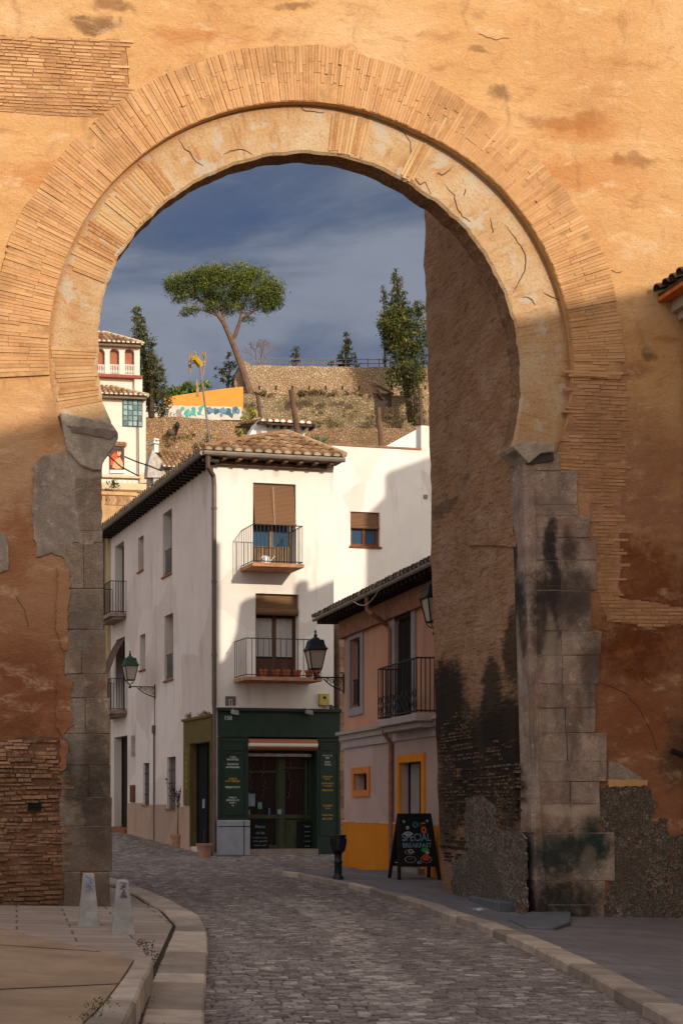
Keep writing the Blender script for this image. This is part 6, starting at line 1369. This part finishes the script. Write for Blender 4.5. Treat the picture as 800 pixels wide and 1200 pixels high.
# ------------------------------------------------------------------ vegetation
def leafmat(name, a, b, c3):
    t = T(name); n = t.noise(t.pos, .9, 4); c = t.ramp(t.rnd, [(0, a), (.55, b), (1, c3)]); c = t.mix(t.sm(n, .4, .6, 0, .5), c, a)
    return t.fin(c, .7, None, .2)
PINE = leafmat('pine_needles', S(52, 62, 26), S(102, 112, 42), S(158, 158, 66)); CYP = leafmat('cypress_leaf', S(44, 50, 26), S(80, 84, 42), S(122, 116, 60)); CON = leafmat('conifer_leaf', S(48, 56, 28), S(86, 92, 42), S(136, 128, 60))
SHR = leafmat('shrub_leaf', S(80, 88, 30), S(130, 132, 44), S(176, 168, 66)); DRY = leafmat('dry_scrub', S(92, 78, 54), S(140, 116, 78), S(120, 116, 62)); BARK = simple('bark', S(112, 88, 72), .3, 3, rv=.1, bump=.8, bd=.04); BARKD = simple('dark_bark', S(74, 58, 46), .3, 3, rv=.1)
def crown(name, mat, parent, blobs, Y, size, dens=1., elong=2.2, depth=.8, clump=.22):
    m = MB(); ppm = F/Y
    for b in blobs:
        x, y, rx, ry = b[:4]; c = P(x, y, Y+(b[4] if len(b) > 4 else 0)); rx_, rz_ = rx/ppm, ry/ppm; ryy = rx_*depth
        vol = rx_*rz_; nc = max(4, int(vol*24*dens)); cs = max(.12, clump*min(rx_, rz_)**.5)
        for _ in range(nc):
            while 1:
                d = Vector((random.gauss(0, 1), random.gauss(0, 1), random.gauss(0, 1)))
                if d.length > .1: break
            d.normalize(); q = random.uniform(.35, 1.)**.5; cc = c+Vector((d.x*rx_, d.y*ryy, d.z*rz_))*q; sh = clamp(.02+.6*(d.z*.5+.5)+random.uniform(-.2, .4))  # tone paints light on clump tops and shade underneath
            for _ in range(random.randint(9, 16)):
                p_ = cc+Vector((random.gauss(0, cs), random.gauss(0, cs), random.gauss(0, cs*.75))); s_ = size*random.uniform(.6, 1.3)
                a = Vector((random.gauss(0, 1), random.gauss(0, 1), random.gauss(.4, 1))).normalized()*s_*elong*.5; bb = Vector((random.gauss(0, 1), random.gauss(0, 1), random.gauss(0, 1))).normalized()*s_*.5
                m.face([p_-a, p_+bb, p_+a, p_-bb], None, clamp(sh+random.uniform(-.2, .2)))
    return m.build(name, mat, parent)
def limbs(m, pts, Y, r0, r1, jit=.0):
    n = len(pts); m.tube([P(x, y, Y+(q[0] if q else 0)) for x, y, *q in pts], [lerp(r0, r1, i/(n-1)) for i in range(n)], 8)
YPn = 122.4
pine = thing('stone_pine', 'tall umbrella pine with a leaning bare trunk beside the fortress wall', 'tree', P(294, 464, YPn)); m = MB()
limbs(m, [(296, 470), (291, 455), (284, 432), (275, 408), (268, 391), (262, 378)], YPn, .36, .2); limbs(m, [(262, 378), (256, 370), (246, 358), (232, 350), (216, 340)], YPn, .2, .07); limbs(m, [(262, 378), (262, 360), (268, 345, 1), (275, 332, 2)], YPn, .17, .06)
limbs(m, [(271, 399), (276, 392), (281, 377), (290, 369), (302, 362), (318, 356)], YPn, .22, .06); limbs(m, [(256, 370), (240, 364), (225, 362), (214, 360)], YPn, .1, .04); limbs(m, [(281, 377), (284, 360), (292, 345, -1), (300, 335, -2)], YPn, .12, .05)
limbs(m, [(246, 358), (244, 345), (240, 335, 2)], YPn, .09, .04); limbs(m, [(232, 350), (215, 347), (202, 340)], YPn, .08, .03)
m.build('trunk', BARK, pine)
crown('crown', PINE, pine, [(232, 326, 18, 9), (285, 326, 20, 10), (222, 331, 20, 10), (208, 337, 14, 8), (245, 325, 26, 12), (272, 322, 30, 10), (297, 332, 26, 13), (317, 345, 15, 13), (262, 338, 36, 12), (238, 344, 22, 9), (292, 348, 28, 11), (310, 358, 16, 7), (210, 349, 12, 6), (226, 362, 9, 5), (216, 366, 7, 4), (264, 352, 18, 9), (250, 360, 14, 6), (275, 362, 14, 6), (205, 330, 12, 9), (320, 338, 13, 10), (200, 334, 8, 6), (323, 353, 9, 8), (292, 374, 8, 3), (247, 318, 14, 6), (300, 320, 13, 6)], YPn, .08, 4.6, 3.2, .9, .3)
def simple_tree(name, label, base, Y, blobs, mat, r=.2, size=.15, dens=1., top=None, bark=BARKD, **kw):
    t_ = thing(name, label, 'tree', P(base[0], base[1], Y)); m = MB(); top = top or (blobs[0][0], blobs[0][1]); limbs(m, [base, ((base[0]+top[0])/2, (base[1]+top[1])/2), top], Y, r, r*.25)
    for b in blobs[:10]: m.tube([P(lerp(base[0], top[0], .5), lerp(base[1], top[1], clamp((base[1]-b[1])/(base[1]-top[1]+.01)*.9)), Y), P(b[0], b[1], Y)], [r*.4, r*.12], 5)
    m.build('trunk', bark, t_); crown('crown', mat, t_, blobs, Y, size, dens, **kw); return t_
def column(x0, x1, yt, yb, wmax, prof=lambda t: math.sin(math.pi*min(1, .08+t*.62))**.8, n=11):
    return [(lerp(x0, x1, i/(n-1)), lerp(yt, yb, i/(n-1)), max(1.2, wmax*prof(i/(n-1))), (yb-yt)/n*.8) for i in range(n)]
simple_tree('cypress', 'tall dark cypress just behind the villa belvedere', (178, 489), 106, column(161, 176, 366, 474, 13), CYP, .25, .11, 3.6)
simple_tree('cypress', 'shorter cypress with a knobbly top right of the tallest one', (178, 489), 105, [(178.5, 402, 4, 5)]+column(179, 187, 412, 462, 11)+[(190, 470, 12, 10), (190, 482, 9, 6)], CYP, .2, .11, 3.6)
simple_tree('conifer', 'bushy green conifer rising over the wall left of the gate edge', (482, 494), 119.5, [(463, 368, 14, 9), (456, 374, 12, 10), (480, 372, 17, 10), (472, 386, 22, 12), (484, 398, 18, 13), (462, 396, 12, 10), (476, 410, 20, 12), (488, 420, 14, 12), (466, 418, 10, 8), (450, 380, 8, 6), (498, 385, 12, 12), (488, 362, 10, 8), (470, 432, 13, 12), (486, 440, 13, 14), (460, 444, 9, 10), (478, 455, 12, 9), (456, 384, 12, 10)], CON, .35, .12, 3.)
simple_tree('spire_conifer', 'tall thin layered conifer pointing above the bushy one', (472, 440), 121, [(463.5, 320, 2, 5), (464, 328, 6, 4), (465, 336, 6, 4), (465, 343, 10, 4), (466, 350, 9, 4), (466, 357, 13, 5), (468, 364, 13, 5), (467, 372, 17, 6), (466, 383, 18, 7), (464, 394, 18, 7), (466, 405, 18, 8)], CYP, .16, .11, 4.5, top=(463.5, 315))
simple_tree('cypress', 'pencil thin cypress standing left of the layered conifer', (451, 432), 124, column(449, 451, 338, 372, 3.6, n=6)+column(450.5, 451, 376, 430, 1.6, n=6), CYP, .1, .11, 2.)
simple_tree('ivy_tree', 'dark ivy clad trunk hanging down the wall by the gate edge', (488, 498), 118.5, column(484, 489, 428, 494, 10, prof=lambda t: .8+.2*math.sin(t*9), n=9), CYP, .25, .13, 1.5)
simple_tree('conifer', 'small pointed conifer on top of the fortress wall', (405, 431), 126, [(405, 394, 2, 4), (405, 401, 5, 5), (404, 409, 7, 5), (406, 417, 10, 6), (404, 425, 13, 5), (388, 427, 5, 3), (417, 427, 4, 4)], CYP, .15, .14, 2.)
simple_tree('conifer', 'tiny rounded conifer on the wall top between the pine and the small pointed one', (347, 431), 126, [(347, 409, 4, 4), (347, 415, 5, 5), (346, 423, 6, 4)], CYP, .12, .13, 2.)
simple_tree('dark_pine', 'dark ragged pine half hidden left of the umbrella pine trunk', (266, 462), 124, [(270, 428, 9, 6), (262, 440, 8, 6), (272, 445, 8, 7), (258, 433, 6, 5), (268, 418, 4, 4)], CYP, .15, .15, 1.3)
bt = thing('bare_tree', 'leafless tree on the fortress wall right of the pine trunk', 'tree', P(306, 431, 126)); m = MB()
random.seed(11)
def twig(p0, d, L, r, n):
    p1 = p0+d*L; m.tube([p0, p1], [r, r*.6], 4)
    if n: 
        for _ in range(3): dd = (d+Vector((random.gauss(0, .45), random.gauss(0, .4), random.gauss(.05, .3)))).normalized(); twig(p1, dd, L*.72, r*.58, n-1)
for dx in (-.35, .1, .5): twig(P(305, 432, 126), Vector((dx, 0, 1)).normalized(), .95, .06, 4)
m.build('trunk', simple('grey_twig', S(128, 104, 92), rv=0), bt)
simple_tree('garden_shrubs', 'sunlit green shrubs above the orange wall behind the cypresses', (220, 470), 121, [(205, 458, 14, 7), (222, 455, 14, 6), (238, 453, 8, 5), (196, 464, 8, 6), (232, 460, 16, 6), (212, 465, 18, 5)], leafmat('grove_leaf', S(66, 84, 26), S(104, 122, 40), S(140, 150, 60)), .15, .2, 1.2)
simple_tree('yellow_shrub', 'yellow green shrub between the graffiti wall and the small roof house', (290, 512), 100, [(294, 486, 6, 6), (289, 496, 9, 7), (297, 500, 6, 6), (284, 505, 6, 6)], SHR, .08, .16, 1.8)
ag = thing('agave', 'blue green agave growing behind the annex wall', 'plant', P(374, 523, 60)); m = MB()
for i in range(26):
    a = random.uniform(0, 6.28); e = random.uniform(.5, 1.3); d = Vector((math.cos(a)*math.cos(e), math.sin(a)*math.cos(e), math.sin(e))); b = P(374, 524, 60); s_ = Vector((-math.sin(a), math.cos(a), 0))*.045; L = random.uniform(.45, .75)
    m.face([b-s_, b+s_, b+d*L*.6+s_*1.1, b+d*L, b+d*L*.6-s_*1.1])
m.build('leaf', simple('agave_leaf', S(96, 136, 104), rv=.3, bump=0), ag)
iv = thing('ivy_bush', 'green ivy clump on the terrace balustrade', 'plant', P(134, 582, 87)); crown('leaves', CON, iv, [(134, 566, 4, 5), (135, 575, 5, 6), (134, 583, 5, 5)], 87, .12, 2.2)
random.seed(5)
sc_ = [(190+i*5+random.uniform(-3, 3), random.uniform(510, 522), random.uniform(4, 8), random.uniform(3, 6)) for i in range(14)]
crown('dry_scrub', DRY, None, sc_, 105.5, .1, 1.6); o = bpy.data.objects['dry_scrub']; o['kind'] = 'stuff'; o['label'] = 'dry brown scrub along the foot of the hillside walls'; o['category'] = 'scrub'
sc2 = [(random.uniform(355, 480), random.uniform(478, 520), random.uniform(4, 9), random.uniform(3, 7)) for i in range(34)]+[(random.uniform(285, 430), random.uniform(459, 463), random.uniform(2, 5), random.uniform(1, 2.2)) for i in range(26)]
crown('bare_scrub', DRY, None, sc2, 119.4, .09, .9, elong=4); o = bpy.data.objects['bare_scrub']; o['kind'] = 'stuff'; o['label'] = 'tangled leafless scrub growing against the lower rubble wall'; o['category'] = 'scrub'

# unseen stepped slab added off frame, profile cut to cast shadows on the white buildings
def src(px, py, fr):                 # where the sun ray of a wall point crosses the plane Y = 20.5
    q = fr.q(px, py); t_ = (20.5-q.y)/SD.y; r_ = q+SD*t_; return (r_.x, r_.z)
W_ = [src(*a, WF) for a in ((256, 790), (262, 775), (276, 760), (284, 733), (288, 702), (310, 696), (313, 700), (351, 706), (352, 680), (361, 680), (362, 692), (390, 680))]
W2_ = [src(*a, AF) for a in ((435, 660), (436, 598), (457, 577), (457, 552), (503, 535))]
prof_ = W_+[(W2_[0][0]-.01, W_[-1][1]+.6), (W2_[0][0], W2_[0][1])]+W2_[1:]+[(W2_[-1][0]+5, W2_[-1][1])]
rt_ = thing('shadow_wall', 'thin stepped pale slab added out of view beyond the gate to cast shadows', 'wall', (prof_[0][0], 19, 0))
m = MB(); m.prism([Vector((x, 20.5, z)) for x, z in [(prof_[0][0], -.4)]+prof_+[(prof_[-1][0], -.4)]], (0, -.35, 0)); m.build('wall', EB, rt_)
# ------------------------------------------------------------------ world, sun, camera
W = bpy.data.worlds.new('World'); bpy.context.scene.world = W; W.use_nodes = True; nt = W.node_tree; nt.nodes.clear()
class WT(T):
    def __init__(s): s.t = nt; s._c = {}; s.out = s.nd('ShaderNodeOutputWorld')
w = WT(); D = w.nd('ShaderNodeTexCoord').outputs['Generated']; X, Y_, Z = w.xyz(D)
sky = w.nd('ShaderNodeTexSky', sky_type='NISHITA'); sky.sun_disc = False; sky.sun_elevation = EL; sky.sun_rotation = math.pi-AZ; sky.air_density = 1.3; sky.dust_density = 2.
bg1 = w.nd('ShaderNodeBackground', {'Color': sky.outputs[0], 'Strength': .10})
cl = w.noise(w.map(D, (1.6, 1.6, 6.)), 2.1, 7, .55, .6); c2 = w.noise(w.map(D, (2, 2, 9), (3, 1, 2)), 5., 6, .6, .4)
el = w.sm(Z, .2, .48)
base = w.mix(el, S(92, 106, 132), S(92, 104, 128))
base = w.mix(w.sm(cl, .42, .62, 0, .85), base, S(142, 148, 162)); base = w.mix(w.sm(cl, .48, .3, 0, .7), base, S(66, 88, 126)); base = w.mix(w.sm(c2, .5, .75, 0, .35), base, S(124, 134, 156))
warm = w.mix(w.sm(cl, .35, .7), S(196, 196, 208), S(250, 236, 218))
fr_ = w.sm(Y_, .35, -.35)
col = w.mix(fr_, base, warm)
bg2 = w.nd('ShaderNodeBackground', {'Color': col, 'Strength': w.ma('ADD', 1., w.ma('MULTIPLY', fr_, 1.3))})
mxs = w.nd('ShaderNodeMixShader', {0: w.sm(w.ma('ADD', w.ma('MULTIPLY', fr_, .6), w.ma('MULTIPLY', cl, .3)), .35, .75, 1., .55), 1: bg1.outputs[0], 2: bg2.outputs[0]})
nt.links.new(mxs.outputs[0], w.out.inputs[0])
sun = bpy.data.lights.new('Sun', 'SUN'); sun.energy = 3.5; sun.angle = R(.5); sun.color = (1, .875, .71)
so = bpy.data.objects.new('Sun', sun); COL.objects.link(so); so.rotation_euler = SD.to_track_quat('Z', 'Y').to_euler()
cam = bpy.data.cameras.new('Camera'); co = bpy.data.objects.new('Camera', cam); COL.objects.link(co); co.location = (0, 0, EYE); co.rotation_euler = (R(90), 0, 0)
cam.sensor_fit = 'AUTO'; cam.sensor_width = 36; cam.lens = 36*F/1200; cam.shift_x = (400-CX)/1200; cam.shift_y = (CY-600)/1200; cam.clip_end = 6000; cam.clip_start = .1
sc = bpy.context.scene; sc.camera = co; sc.view_settings.view_transform = 'Standard'; sc.view_settings.look = 'None'; sc.view_settings.exposure = 0
sc.cycles.max_bounces = 6; sc.cycles.use_denoising = True
